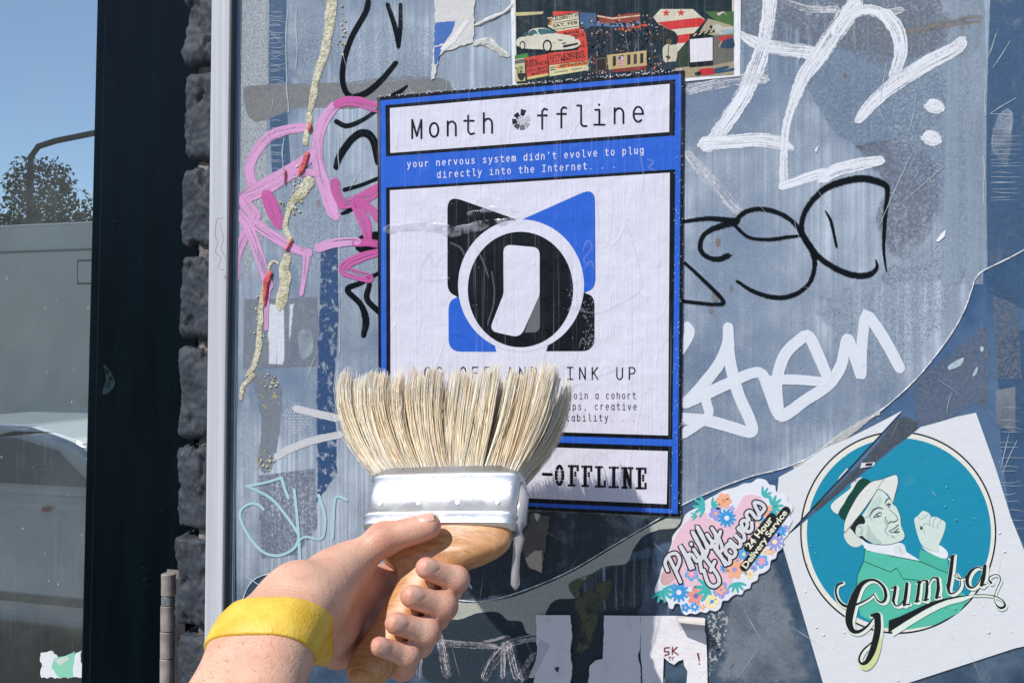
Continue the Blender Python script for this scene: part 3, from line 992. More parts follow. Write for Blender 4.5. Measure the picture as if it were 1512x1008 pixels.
# right hand side
P("residue_patch", [(1090, -20), (1320, -20), (1440, -20), (1440, 80), (1300, 85), (1180, 70), (1095, 60)], .22, q_warm, inset=.9)
P("residue_patch", [(1180, 72), (1330, 78), (1400, 120), (1380, 190), (1260, 215), (1200, 150)], .25, patch("residue_frost", (140, 158, 178), (98, 122, 148), .85, 'speckle', .3, .6, .6, 26), inset=.86)
P("residue_patch", [(1260, 215), (1330, 205), (1385, 240), (1385, 330), (1330, 390), (1290, 330), (1300, 270)], .27, q_warm, inset=.75)
P("residue_patch", [(1385, -20), (1455, -20), (1460, 300), (1440, 410), (1330, 420), (1280, 460), (1260, 500), (1200, 460), (1300, 380), (1400, 260)], .30, q_milk, inset=.8)
P("residue_patch", [(1210, 430), (1420, 400), (1420, 480), (1290, 600), (1100, 690), (1060, 660), (1250, 540)], .32, q_stk, inset=.75)
P("tape_strip", [(1400, -20), (1452, -20), (1460, 200), (1452, 420), (1448, 420), (1390, 420)], .34, q_pale, curved=False, inset=.95)
P("tape_strip", [(1462, -20), (1520, -20), (1520, 460), (1458, 430), (1455, 200)], .36, q_blue, curved=False, inset=.95)
P("residue_patch", [(1472, 170), (1496, 165), (1488, 245), (1470, 230), (1462, 215)], .40, q_milk)
P("tape_strip", [(1472, 500), (1530, 480), (1530, 840), (1490, 760), (1476, 640)], .30, q_blue, curved=False, inset=.95)
P("residue_patch", [(1465, 430), (1500, 400), (1510, 560), (1470, 560)], .34, q_warm, curved=False, inset=.9)
P("residue_patch", [(1470, 575), (1500, 570), (1500, 640), (1468, 625)], .36, q_grey, curved=False, inset=.9)
P("residue_patch", [(1350, 560), (1400, 520), (1460, 480), (1460, 600), (1440, 600), (1360, 640)], .26, q_warm, inset=.7)
q_fr2 = patch("residue_frost_pale", (184, 196, 210), (120, 142, 166), .8, 'speckle', .36, .70, .6, 40)
P("residue_patch", [(1330, 90), (1420, 60), (1450, 200), (1440, 380), (1360, 430), (1290, 410), (1380, 330), (1300, 220)], .33, q_fr2, inset=.6)
P("residue_patch", [(1215, 450), (1310, 420), (1430, 390), (1400, 480), (1340, 560), (1290, 590), (1240, 560)], .33, q_fr2, inset=.6)
P("residue_patch", [(1020, 640), (1130, 600), (1260, 600), (1230, 640), (1120, 700), (1030, 730), (1012, 690)], .33, q_stk, inset=.6)
P("residue_patch", [(1040, 60), (1130, 20), (1220, 60), (1230, 110), (1120, 130), (1050, 110)], .31, q_stk, inset=.6)
P("residue_patch", [(480, 60), (560, 30), (640, 40), (640, 120), (560, 140), (500, 130)], .31, q_fr2, inset=.6)
P("residue_patch", [(440, 30), (500, 20), (490, 90), (470, 130), (440, 130)], .31, q_fr2, inset=.6)
P("residue_patch", [(430, 330), (490, 300), (550, 330), (560, 420), (500, 430), (440, 400)], .31, q_fr2, inset=.6)
P("brown_smear", [(1300, 44), (1350, 40), (1440, 20), (1450, 34), (1380, 46), (1330, 54)], .36, patch("smear_brown", (150, 140, 132), (120, 112, 106), .8, 'scrape', .4, .6, .7, 40))
P("residue_patch", [(1250, 20), (1300, 16), (1440, 20), (1400, 60), (1300, 100), (1240, 60)], .34, patch("scrape_grey", (150, 156, 164), (116, 124, 134), .85, 'streak', .46, .6, .7, 22), inset=.7)
for pts in ([(1400, 540), (1416, 530), (1424, 528), (1418, 540), (1402, 546)], [(1438, 548), (1444, 540), (1442, 552), (1436, 556)], [(1449, 510), (1453, 514), (1450, 520), (1447, 516)]):
    P("residue_chip", pts, .5, patch("chip_pale", (196, 208, 216), (160, 180, 190), .9, 'cloud', .1, .3, .4, 60, hard=True))
for (x, y, r_) in ((1060, 358, 7), (1056, 438, 8), (1050, 456, 7), (1080, 425, 5), (1248, 112, 4), (470, 300, 5)):
    P("rust_spot", [(x-r_*.6, y-r_), (x+r_*.6, y-r_*.8), (x+r_*.7, y+r_*.9), (x-r_*.5, y+r_)], .42, patch("rust_stain", (156, 128, 106), (128, 104, 90), .6, 'cloud', .3, .7, .7, 120), inset=.5)
P("torn_grey", [(1330, 612), (1358, 630), (1312, 668), (1270, 702), (1228, 738), (1200, 752), (1232, 718), (1276, 674), (1304, 640)], .3, patch("tear_grey", (92, 98, 106), (66, 74, 84), .86, 'streak', .12, .5, .3, 18), inset=.72)
# crackle lines in the dried tape
m_crack = paint("crackle_white", (190, 200, 208), .8, .45, .5, rough=.6)
rr = random.Random(5)
cl = []
for (x0, x1, y0, y1, n_) in ((397, 424, 14, 120, 22), (398, 424, 178, 262, 14), (1462, 1512, 190, 300, 18), (1476, 1512, 600, 780, 16)):
    for i in range(n_):
        y = y0+(y1-y0)*(i+rr.random())/n_
        a = x0+rr.random()*4; b = x1-rr.random()*(x1-x0)*.4
        cl.append(([(a, y), ((a+b)/2, y+rr.uniform(-1.5, 1.5)), (b, y+rr.uniform(-2, 2))], [.9, 1.2, .5]))
for (x0, y0, x1, y1) in ((1492, 60, 1466, 100), (1470, 50, 1458, 86), (1496, 170, 1462, 168), (1500, 145, 1462, 168), (1300, 150, 1310, 90), (1340, 200, 1352, 145), (1300, 330, 1350, 220), (1330, 300, 1400, 240), (1490, 640, 1478, 690), (1502, 650, 1480, 700)):
    cl.append(([(x0, y0), ((x0+x1)/2+rr.uniform(-2, 2), (y0+y1)/2), (x1, y1)], [1, 2.2, 1]))
for (x, y0, y1) in ((424, 14, 120), (425, 120, 165), (418, 205, 260), (437, 14, 100), (1455, 100, 170), (1452, 230, 300), (500, 190, 250), (502, 330, 520)):
    cl.append(([(x+rr.uniform(-2, 2), y0), (x+rr.uniform(-2, 2), (y0*2+y1)/3), (x+rr.uniform(-2, 2), (y0+y1*2)/3), (x+rr.uniform(-2, 2), y1)], [2, 3.2, 2.2, 3]))
for _ in range(130):
    x, y = rr.uniform(345, 1500), rr.uniform(10, 1000)
    L_ = rr.uniform(8, 60); an = rr.gauss(1.4, .5)
    cl.append(([(x, y), (x+math.cos(an)*L_*.5+rr.uniform(-2, 2), y+math.sin(an)*L_*.5), (x+math.cos(an)*L_, y+math.sin(an)*L_)], [.4, rr.uniform(.6, 1.3), .3]))
ribbon("crackle_lines", cl, 0.47e-3, m_crack, win, lift=6e-6)
# dotted mesh print, left
dots = Ink(.42e-3, 4e-5)
for i in range(9):
    for j in range(11):
        if abs(i-4)+abs(j-5)*.8 > 5.6: continue
        dots.ellipse(420+i*4.2+(j % 2)*2.1, 596+j*4.3, 1.25, 1.25, (176, 184, 196), 0, 8)
dots.build("dot_pattern", sticker_print("dot_print"), win)

# ---- clear plastic film over the upper part, with its broken curved edge
curve = [(2080, 170), (1860, 222), (1680, 290), (1560, 344), (1494, 379), (1446, 404), (1436, 425), (1424, 458), (1400, 500), (1352, 560), (1295, 610), (1240, 642), (1200, 672), (1160, 690), (1100, 706), (1020, 739), (960, 773), (900, 808), (850, 838), (800, 861), (750, 879), (715, 887), (680, 886), (640, 877), (590, 860), (520, 842), (450, 838), (400, 846), (372, 858), (357, 890), (350, 930)]
CU = [tuple(p) for p in catmull(curve, 8)]
film_poly = CU+[(348, 600), (354, -60), (358, -400), (2080, -400)]
m_film = NT("plastic_film")
t = m_film
stv = t.noise(t.coord(260, 1, 3.2), 1, 5, .62)
stw = t.noise(t.coord(70, 1, 1.4, (4,0,1)), 1, 3, .55)
bigc = t.noise(t.coord(1, 1, 1, (0, 3, 1)), 8, 4, .6)
gr = t.noise(t.coord(1,1,1), 1300, 3, .75)
vo = t.voro(t.coord(1,1,1), 230)
spk = t.math('MULTIPLY', t.rng(vo.outputs['Distance'], .05, .10, 1, 0), t.rng(t.noise(t.coord(1,1,1,(1,9,7)), 70, 2, .5), .54, .6))
a = t.math('MULTIPLY', t.rng(stv, .30, .85), t.rng(bigc, .34, .66, .06, 1))
a = t.math('MULTIPLY', a, t.rng(stw, .3, .65, .45, 1))
a = t.math('ADD', t.math('MULTIPLY', a, .95), t.rng(bigc, .3, .7, .17, .56))
a = t.math('ADD', a, t.math('MULTIPLY', t.rng(gr, .50, .72), .34))
a = t.math('ADD', a, t.math('MULTIPLY', spk, .7), True)
t.b.inputs['Base Color'].default_value = rgba((192, 203, 216))
t.b.inputs['Roughness'].default_value = .28
t.link(t.bump(t.math('ADD', stv, t.math('MULTIPLY', bigc, 2.0)), .0006, .4), t.b.inputs['Normal'])
t.alpha_out(a)
FH = 0.40e-3
V = [W(p[0], p[1], FH) for p in film_poly]
mobj("plastic_film", V, tess(film_poly), m_film.m, win)
# its edge: a chipped lip, coloured white to stand for its glints
m_lip = simple("film_lip", (222, 226, 232), .12, nscale=140, var=.35, bumpd=.0015, bscale=400, coat=.6)
V, F = [], []
lipw = [(c[0], c[1]) for c in CU]
rr = random.Random(9)
path, rad = [], []
for i, p in enumerate(lipw):
    path.append(W(p[0], p[1], 0.5e-3+.2e-3*mnoise.noise(Vector((p[0]*.05, p[1]*.05, 2)))))
    rad.append(.00050+.00034*mnoise.noise(Vector((p[0]*.09, p[1]*.09, 4))))
mobj("film_edge", *tube(path, rad, 8), m_lip, win, smooth=True)
# wider loose flap of the film near the round sticker
flap = [(1300, 608), (1262, 640), (1244, 655), (1212, 672), (1180, 690), (1172, 692), (1200, 668), (1236, 640), (1276, 616)]
P("film_flap", flap, 0.9, patch("flap_pale", (214, 214, 210), (180, 180, 176), .8, 'cloud', .15, .5, .25, 40), inset=.7)
# band of old adhesive along the edge
band = [(640, 881), (690, 889), (750, 882), (800, 864), (850, 841), (900, 811), (960, 776), (1005, 757)] + \
       [(1000, 778), (975, 782), (950, 792), (935, 812), (925, 832), (895, 836), (876, 846), (858, 862), (852, 882), (820, 886), (806, 905), (800, 935), (778, 935), (770, 918), (750, 916), (735, 904), (706, 905), (675, 915), (640, 908)]
m_adh = patch("old_adhesive", (204, 204, 192), (178, 182, 174), .80, 'cloud', .05, .35, .35, 14, hard=True)
P("adhesive_band", band, .75, m_adh, inset=.9)
P("adhesive_band", [(838, 862), (860, 850), (880, 846), (858, 868), (850, 884)], .8, q_olive)

# ---- dried yellow glue runs, upper left
m_glue = NT("dried_glue")
t = m_glue
n = t.noise(t.coord(1,1,1), 130, 5, .65)
c = t.mix(t.rng(n, .35, .65), rgba((176, 172, 140)), rgba((218, 210, 184)))
t.link(c, t.b.inputs['Base Color']); t.b.inputs['Roughness'].default_value = .35
t.b.inputs['Coat Weight'].default_value = .3
bub = t.voro(t.coord(1,1,1), 360)
ring = t.math('MULTIPLY', t.rng(bub.outputs['Distance'], .12, .26), t.rng(bub.outputs['Distance'], .30, .48, 1, 0))
t.link(t.bump(t.math('ADD', t.math('MULTIPLY', ring, .8), t.noise(t.coord(1,1,1), 420, 4, .6)), .0008, .8), t.b.inputs['Normal'])
m_glue_red = simple("glue_red_tint", (206, 84, 84), .35, nscale=150, var=.35, bumpd=.0012, bscale=420)
GH = 0.8e-3
GT = .22
relief("glue_run", [(492, -30), (487, 30), (480, 75), (468, 112), (463, 140), (458, 165)], [16, 15, 13, 10, 11, 8], GH, .0022*GT, m_glue.m, win, lump=.28)
relief("glue_run", [(457, 165), (456, 182), (452, 200), (450, 215)], [10, 9, 8, 10], GH, .0018*GT, m_glue.m, win, lump=.4)
relief("glue_run", [(460, 262), (444, 285), (430, 300), (424, 318), (421, 335), (427, 352), (428, 362)], [18, 14, 10, 8, 9, 8, 5], GH, .0024*GT, m_glue.m, win, lump=.4)
relief("glue_run", [(424, 372), (420, 395), (420, 420), (414, 450), (411, 458)], [12, 14, 16, 14, 8], GH, .0018*GT, m_glue.m, win, lump=.45)
relief("glue_run", [(398, 408), (391, 420), (386, 450), (383, 490), (381, 520), (372, 545), (362, 556)], [6, 7, 8, 8, 9, 8, 5], GH, .0018*GT, m_glue.m, win, lump=.45)
relief("glue_run", [(412, 390), (404, 386), (398, 392), (396, 404)], [4, 5, 5, 4], GH, .0013*GT, m_glue.m, win, lump=.5)
relief("glue_run", [(376, 552), (366, 562), (358, 572), (355, 590)], [8, 7, 6, 5], GH, .0015*GT, m_glue.m, win, lump=.5)
for s_, w_ in (([(457, 182), (456, 195)], [7, 6]), ([(455, 224), (450, 236), (445, 250), (442, 258)], [6, 7, 7, 5]), ([(400, 400), (393, 415), (391, 436), (390, 452)], [9, 8, 5, 3]), ([(432, 352), (425, 364), (420, 372)], [3, 4, 3]), ([(421, 250), (420, 272)], [3, 2])):
    relief("glue_run", s_, w_, GH+.0012, .0012, m_glue_red, win, lump=.6)
blobs_v, blobs_f = [], []
rr = random.Random(21)
for _ in range(120):
    k = rr.choice([(430, 300, 16, 14), (432, 300, 10, 30), (402, 560, 10, 14), (395, 680, 10, 14), (384, 470, 6, 40), (440, 270, 14, 14), (505, 50, 6, 30)])
    c = W(k[0]+rr.gauss(0, k[2]*.6), k[1]+rr.gauss(0, k[3]*.6), GH)
    r = rr.uniform(.0005, .0016)
    i = len(blobs_v)
    for a_ in range(4):
        for b_ in range(7):
            th = math.pi/2*a_/3; ph = 6.283*b_/7
            blobs_v.append(c+Vector((math.cos(ph)*math.cos(th)*r, -math.sin(th)*r*.7, math.sin(ph)*math.cos(th)*r)))
    for a_ in range(3):
        for b_ in range(7):
            blobs_f.append((i+a_*7+b_, i+a_*7+(b_+1) % 7, i+(a_+1)*7+(b_+1) % 7, i+(a_+1)*7+b_))
mobj("glue_drops", blobs_v, blobs_f, m_glue.m, win, smooth=True)["kind"] = "stuff"
# gold flecked label remains
for pts in ([(384, 560), (396, 556), (412, 588), (416, 604), (392, 604), (380, 600)], [(382, 662), (400, 668), (404, 684), (384, 692), (376, 690)]):
    P("flaked_label", pts, 0.7, patch("fleck_gold", (196, 186, 140), (150, 146, 116), .95, 'cloud', .55, .60, .4, 200))

# ================================================================== GRAFFITI (all on the film)
def zo(x0, y0, s): return lambda *pts: [(x0+s*x, y0+s*y) for x, y in pts]
H0 = 0.50e-3
wdry = paint("white_paint_dry", (228, 230, 236), .97, .48, .24, streak=1.2, rough=.6, tone=.84)
wrough = paint("white_paint_scuffed", (220, 221, 226), .92, .64, .34, rough=.65)
A = zo(1000, 15, .273); B = zo(1240, 15, .2728)
ribbon("white_graffiti", [
    (A((505,-110),(497,0),(485,90),(472,150)), [21,20,20,19]),
    (A((340,130),(400,165),(470,190),(600,215),(690,225),(770,245)), [9,15,19,19,20,22]),
    (A((470,190),(430,300),(370,440),(270,600),(170,735)), [19,24,24,22,19]),
    (A((150,720),(300,712),(450,702),(560,722),(615,745)), [20,19,20,19,9]),
    (A((960,-30),(900,60),(840,140),(760,260),(690,350),(640,460)), [24,26,26,24,20,17]),
    (A((720,300),(660,420),(605,570),(580,700),(575,850),(577,945)), [16,15,12,11,12,13]),
    (A((570,950),(640,930),(720,900),(800,880)), [12,14,15,14]),
    (A((790,905),(860,865),(916,850),(1000,830),(1095,815)), [17,18,18,18,14]),
    (B((-15,110),(40,40),(110,5),(190,5),(255,45)), [20,18,16,16,18]),
    (B((250,30),(310,110),(330,200),(322,270),(290,350)), [20,21,20,18,14]),
    (B((655,180),(600,225),(500,275),(380,345),(260,430),(170,510),(105,590)), [19,21,22,21,20,18,13]),
], H0, wdry, win, "broad dry brushed white graffiti strokes at upper right", wide=1.25)
ribbon("white_graffiti", [
    (A((70,430),(200,400),(330,375),(470,372)), [20,22,22,18]),
    (A((60,780),(150,890),(230,970),(300,1060),(345,1090)), [17,22,22,21,14]),
    (A((560,-60),(700,-10),(860,0)), [10,14,16]),
    (B((120,-10),(200,20),(330,0)), [12,14,14]),
], H0+0.066e-3, wrough, win, "scuffed white graffiti strokes beside the blue poster")
ribbon("white_dot", [(B((500,518),(524,522)), 26)], H0+0.066e-3, wdry, win)
ribbon("white_dot", [(B((486,690),(508,694)), 27)], H0+0.066e-3, wdry, win)
C = zo(1000, 240, .2249)
spray = paint("black_spray", (8, 16, 22), .94, .10, .62, rough=.55, bumpd=.0001, rag_amp=.9, rag_scale=520)
ribbon("black_graffiti", [
    (C((40,388),(200,368),(380,382)), [7,9,11]),
    (C((385,392),(260,425),(175,475),(150,560),(190,615),(265,635),(330,612)), [12,11,9,9,9,10,11]),
    (C((380,385),(450,322),(560,305),(680,338),(770,400),(830,490),(890,590),(900,690),(860,800),(760,870),(640,885),(500,845),(395,780)), [9,9,9,9,9,11,12,9,8,9,9,8,6]),
    (C((385,420),(470,490),(600,505),(720,490),(810,480)), [7,6,7,7,5]),
    (C((1305,640),(1310,690),(1260,735),(1160,740),(1030,690),(920,610),(840,500),(815,420),(850,300),(960,180),(1090,125),(1230,105),(1350,140),(1380,180),(1365,350),(1355,560),(1372,710)), [3,7,11,12,11,11,11,10,10,12,13,14,12,9,8,6,3]),
    (C((975,320),(1010,390),(1045,550)), [3,6,5]),
    (C((40,650),(160,760),(300,905),(250,930),(40,910)), [6,7,8,7,7]),
], H0+0.110e-3, spray, win, "soft black spray loops right of the blue poster", wide=1.3)
D_ = zo(1000, 430, .248)
milky = paint("white_marker", (228, 232, 240), .88, .16, .08, streak=.8, tone=.93, rough=.4, bumpd=.0001)
ribbon("marker_graffiti", [
    (D_((60,200),(72,250),(30,360)), [9,14,7]),
    (D_((302,215),(300,310),(250,430),(150,560),(60,655)), [13,15,15,15,14]),
    (D_((304,215),(312,400),(360,600),(430,760),(442,838),(330,810),(180,770),(20,755)), [13,15,15,15,14,15,15,15]),
    (D_((50,665),(150,620),(300,550),(430,492),(500,490),(540,570),(600,715),(640,735),(760,650),(900,555),(975,440),(1012,280),(1060,400),(1095,500),(1098,350),(1118,160),(1140,150),(1230,280),(1325,455)), [14,15,15,14,14,15,17,16,15,15,15,13,14,13,14,14,14,15,14]),
    (D_((600,700),(592,540),(640,380),(740,280),(785,272),(840,380),(890,500)), [15,15,15,15,15,15,14]),
    (D_((560,528),(700,525),(860,538)), [12,13,12]),
    (D_((172,650),(180,745),(40,845)), [13,12,13]),
], H0+0.198e-3, milky, win, "milky white marker scrawl along the film edge", wide=1.22)
E = zo(330, 130, .1687); Fz = zo(330, 270, .238)
pinkm = paint("pink_marker", (220, 162, 206), .96, .46, .08, streak=1.0, tone=.86, pat=.75, rag_scale=260, rough=.4)
pinks = paint("magenta_marker", (212, 96, 168), .86, .46, .12, streak=1.0, tone=.84, pat=.8, rag_scale=260, rough=.4)
ribbon("pink_graffiti", [
    (E((735,345),(560,365),(400,430),(280,560),(225,720),(262,860)), [14,15,16,16,15,17]),
    (E((1010,135),(950,180),(870,300),(820,480),(835,700),(900,900),(960,1080),(985,1120)), [12,16,17,17,18,20,20,14]),
    (E((160,960),(350,850),(560,735),(720,630),(790,540)), [17,18,19,18,12]),
    (E((180,975),(420,862),(600,755),(795,748)), [15,16,15,14]),
    (Fz((120,110),(180,190),(200,205)), [17,20,17]),
    (Fz((190,200),(130,330),(85,450),(72,595)), [16,14,14,13]),
    (Fz((100,195),(160,290),(210,420),(250,540),(280,640)), [12,16,15,14,14]),
    (Fz((278,620),(268,760),(264,905)), [11,7,6]),
    (Fz((215,265),(330,345),(430,405),(525,435)), [16,15,14,13]),
    (Fz((520,435),(505,560),(483,690)), [13,8,6]),
    (Fz((590,400),(680,375),(760,365),(830,362)), [15,14,13,11]),
], H0+0.286e-3, pinkm, win, "pink paint marker tag left of the blue poster", wide=1.04)
ribbon("pink_graffiti", [
    (Fz((270,80),(300,150),(345,250)), [16,20,16]),
    (E((1345,170),(1200,125),(1080,115),(1000,140)), [14,14,13,12]),
    (Fz((740,130),(850,100),(960,40)), [14,16,17]),
    (Fz((830,130),(880,260),(900,360)), [18,16,10]),
    (Fz((870,120),(960,215)), [10,14]),
    (Fz((820,372),(900,370),(960,380)), [10,10,10]),
    (Fz((960,430),(860,458),(770,500),(745,540),(820,568),(900,590)), [10,12,13,14,14,13]),
    (Fz((735,140),(700,60),(690,0)), [10,13,14]),
], H0+0.418e-3, pinks, win, "magenta ends of the pink tag at the poster edge", wide=1.2)
G = zo(480, 15, .1984)
blk = paint("black_marker", (10, 16, 22), .94, .40, .16, streak=1.0, rough=.35, bumpd=.0001, rag_amp=1.2, rag_scale=300, pat=.35)
ribbon("black_graffiti", [
    (G((320,-60),(300,20),(200,200),(140,380),(132,540),(185,640),(300,620),(420,520),(525,395)), [8,8,8,8,8,8,9,8,7]),
    (G((465,-40),(520,130),(545,275)), [6,7,5]), (G((562,-40),(560,130),(547,270)), [5,6,5]),
    (G((610,565),(560,605),(500,640)), [3,6,7]),
    (G((85,830),(160,862),(270,822),(390,742)), [7,7,6,5]),
    (E((985,690),(1020,590),(1130,440),(1230,392),(1310,455),(1350,650)), [8,10,10,11,11,8]),
    (E((1060,890),(1200,850),(1350,790)), [6,5,5]),
    (Fz((960,560),(850,620),(768,662),(850,752),(882,850),(868,945)), [5,7,8,8,10,7]),
    (Fz((905,630),(890,720),(965,800)), [7,8,8]),
    (Fz((960,330),(900,350),(850,380),(880,410),(950,390)), [14,18,18,14,12]),
    (Fz((820,140),(770,175),(735,190)), [7,6,4]),
], H0+0.132e-3, blk, win, "black marker curls left of the blue poster", wide=1.2)
Hh = zo(330, 560, .2778)
lb = paint("light_blue_pen", (176, 212, 222), .97, .06, .10, rough=.35, bumpd=.0002)
ribbon("blue_pen_graffiti", [
    (Hh((345,628),(325,580),(310,525)), 4.8), (Hh((310,522),(220,548),(125,566)), [4.5,4,5]),
    (Hh((128,567),(250,630),(330,720),(385,800),(400,840),(370,900),(290,935),(210,915),(140,840),(90,740),(95,690),(140,660),(185,665),(212,690)), 4.5),
    (Hh((375,585),(390,720),(400,850),(406,970)), 4.8),
    (Hh((505,615),(530,690),(540,760),(520,845),(440,835),(405,850)), [5.4,5,4.5,4,4,4]),
    (Hh((580,840),(590,650),(610,622),(655,640)), 4.2),
    ([(656,832),(678,846),(696,868)], 2.6), ([(668,822),(684,846),(696,867)], 2.6),
    ([(363,851),(390,868),(404,880)], 1.4),
], H0+0.528e-3, lb, win, "light blue pen scrawl at lower left")
wl = paint("white_paint_block", (206, 206, 210), .96, .20, .18, rough=.6)
ribbon("white_graffiti", [
    (Hh((385,155),(470,175),(600,205)), [12,13,13]),
    (Hh((285,408),(350,370),(480,322),(620,293)), [12,13,13,12]),
], H0+0.220e-3, wl, win, "two short pale strokes left of the brush")
N = zo(600, 870, .172)
wv = paint("white_paint_flaking", (214, 206, 212), .95, .72, .40, rough=.7)
ribbon("white_graffiti", [
    (N((160,425),(300,450),(500,470),(760,488)), [7,10,9,8]),
    (N((280,400),(310,520),(350,720)), [11,13,13]),
    (N((680,740),(740,620),(860,480),(1000,430),(1110,415)), [13,14,14,12,12]),
    (N((835,480),(828,740)), [8,7]), (N((880,480),(900,580),(940,740)), [9,10,10]),
    (N((110,740),(125,560),(190,430)), [8,7,6]),
    (N((640,450),(760,430),(870,400),(895,432)), [2,4,3,2]),
    (N((1000,740),(1050,640),(1100,560)), [14,14,10]),
], .9e-3, wv, win, "flaking white paint strokes at the bottom by the hand", wide=1.4)
# pale bird scratch marks, thin pink doodle on the frame
m_doodle = paint("pink_doodle", (206, 150, 168), .7, .42, .3, rough=.5)
fr = .0117
ribbon("pen_doodle", [([(329, 322), (320, 325), (318, 350), (322, 356), (318, 372), (326, 380), (322, 396), (330, 398)], 1.2), ([(324, 330), (330, 352), (326, 366), (333, 380)], 1.0), ([(332, 408), (333, 411)], 3.6)], fr, m_doodle, win, lift=5e-6)

# ================================================================== EVENT POSTER (collage) at the top
m_paste = pasted_print("pasted_poster_print")
m_paste_b = pasted_print("pasted_collage_print", wet=.8, wash=.16)
m_stk = sticker_print("glossy_sticker_print")
rnd = random.Random(4)
EV = 1.1e-3
Z4 = zo(750, 15, .119); Z5 = zo(920, 15, .1257)
ep = Ink(EV, 3e-5)
ep.poly([(753, -40), (1094, -40), (1093, 112.6), (1011, 120.5), (757, 132)], (228, 228, 232), 0)
ep.poly([(759.5, -40), (1084.5, -40), (1083, 108.5), (1008, 116), (762, 126)], (196, 190, 160), 1)
ep.poly([(761, -40), (1081, -40), (1080, 106), (1008, 113), (763, 124)], (22, 40, 46), 2)
ep.poly(Z4((85,30),(440,20),(430,50),(200,70),(85,75)), (190, 178, 130), 3)
ep.poly(Z4((85,565),(240,535),(260,600),(85,615)), (70, 130, 62), 3)
# crowd half
ep.poly(Z4((885,20),(1512,20),(1512,780),(1000,840),(985,480),(960,280),(885,250)), (28, 36, 46), 3)
ep.poly(Z4((890,30),(1090,40),(1100,190),(980,230),(890,150)), (62, 92, 130), 4)
ep.poly(Z4((1120,60),(1290,90),(1512,40),(1640,40),(1640,130),(1512,160),(1140,165)), (142, 62, 50), 4)
ep.poly(Z4((1105,66),(1300,98),(1640,60),(1640,76),(1300,116),(1105,82)), (214, 190, 160), 5)
ep.poly(Z4((1090,150),(1512,165),(1640,130),(1640,185),(1512,215),(1090,200)), (96, 122, 158), 4)
ep.poly(Z4((1370,225),(1700,180),(1690,215),(1370,262)), (206, 88, 54), 5)
ep.poly(Z5((0,235),(260,160),(300,185),(0,262)), (200, 84, 52), 5)
for _ in range(420):
    x = rnd.uniform(890, 1960); y = rnd.uniform(150, 800)
    if x > 1600 and y < 520 and x > 1850: continue
    p = Z4((x, y))[0]
    c = rnd.choice([(22, 28, 34), (34, 44, 58), (52, 44, 44), (40, 54, 74), (16, 20, 26), (70, 76, 84)])
    ep.ellipse(p[0], p[1], rnd.uniform(1.2, 2.6), rnd.uniform(1.8, 3.2), c, 6, 7, rnd.uniform(0, 3))
for _ in range(240):
    x = rnd.uniform(890, 1960); y = rnd.choice([rnd.uniform(60, 330), rnd.uniform(640, 800), rnd.uniform(200, 640)])
    if 200 < y < 520 and rnd.random() < .5: continue
    p = Z4((x, y))[0]
    c = rnd.choice([(190, 140, 112), (160, 112, 88), (206, 168, 140), (120, 82, 64), (200, 200, 200), (168, 70, 60)])
    ep.ellipse(p[0], p[1], rnd.uniform(.7, 1.35), rnd.uniform(.8, 1.5), c, 7, 7)
ep.poly(Z4((1230,560),(1720,500),(1720,690),(1250,745)), (186, 164, 116), 8)
for x in (1300, 1395, 1480, 1560, 1640):
    ep.poly(Z4((x, 575-(x-1300)*.1), (x+40, 570-(x-1300)*.1), (x+40, 690-(x-1300)*.1), (x, 700-(x-1300)*.1)), (54, 46, 40), 9)
ep.poly(Z4((1090,600),(1225,585),(1235,740),(1095,760)), (96, 78, 56), 8)
ep.poly(Z4((1105,620),(1210,605),(1218,735),(1110,750)), (44, 36, 32), 9)
ep.poly(Z4((1370,580),(1430,575),(1440,690),(1380,700)), (206, 192, 196), 10)
ep.poly(Z4((1370,580),(1400,577),(1402,612),(1372,615)), (50, 70, 120), 11)
for k in range(4):
    ep.poly(Z4((1374, 625+k*20), (1434, 617+k*20), (1435, 626+k*20), (1375, 634+k*20)), (190, 60, 58), 11)
ep.poly(Z4((1290,735),(1720,690),(1720,740),(1300,775)), (132, 54, 46), 9)
# handbills
ep.poly(Z4((555,18),(900,18),(880,25),(560,80)), (206, 66, 50), 8)
ep.poly(Z4((488,98),(872,32),(884,222),(615,268),(500,208)), (206, 198, 168), 8)
ep.text("CELEBRITY H", *Z4((548,138))[0], *Z4((868,82))[0], 6.0, (30, 28, 30), 9, .02)
ep.stroke(Z4((560,165),(700,142),(860,112)), .9, (70, 64, 60), 9)
ep.text("SAT. FEB", *Z4((560,222))[0], *Z4((866,170))[0], 4.6, (30, 28, 30), 9, .02)
ep.stroke(Z4((570,245),(720,225),(870,200)), 1.0, (80, 74, 66), 9)
ep.poly(Z4((495,112),(540,95),(545,185),(520,195),(500,180)), (210, 140, 70), 9)
ep.text("F", *Z4((500,180))[0], *Z4((548,172))[0], 8.0, (28, 28, 32), 10, .03)
ep.poly(Z4((610,268),(884,222),(962,282),(990,500),(500,540),(560,300)), (208, 70, 50), 8)
ep.text("RARE", *Z4((700,312))[0], *Z4((884,284))[0], 4.6, (30, 24, 26), 9, .02)
ep.text("ENCE", *Z4((800,345))[0], *Z4((950,322))[0], 4.4, (30, 24, 26), 9, .02)
ep.text("Y", *Z4((920,428))[0], *Z4((955,420))[0], 4.6, (30, 24, 26), 9, .02)
ep.text("RS", *Z4((890,470))[0], *Z4((955,458))[0], 3.6, (30, 24, 26), 9, .02)
ep.poly(Z4((495,540),(985,470),(992,632),(515,690)), (210, 72, 52), 9)
ep.text("LITTLE BENNY", *Z4((530,612))[0], *Z4((955,548))[0], 5.4, (34, 26, 28), 10, .025)
ep.text("AND", *Z4((540,655))[0], *Z4((632,642))[0], 3.6, (34, 26, 28), 10, .02)
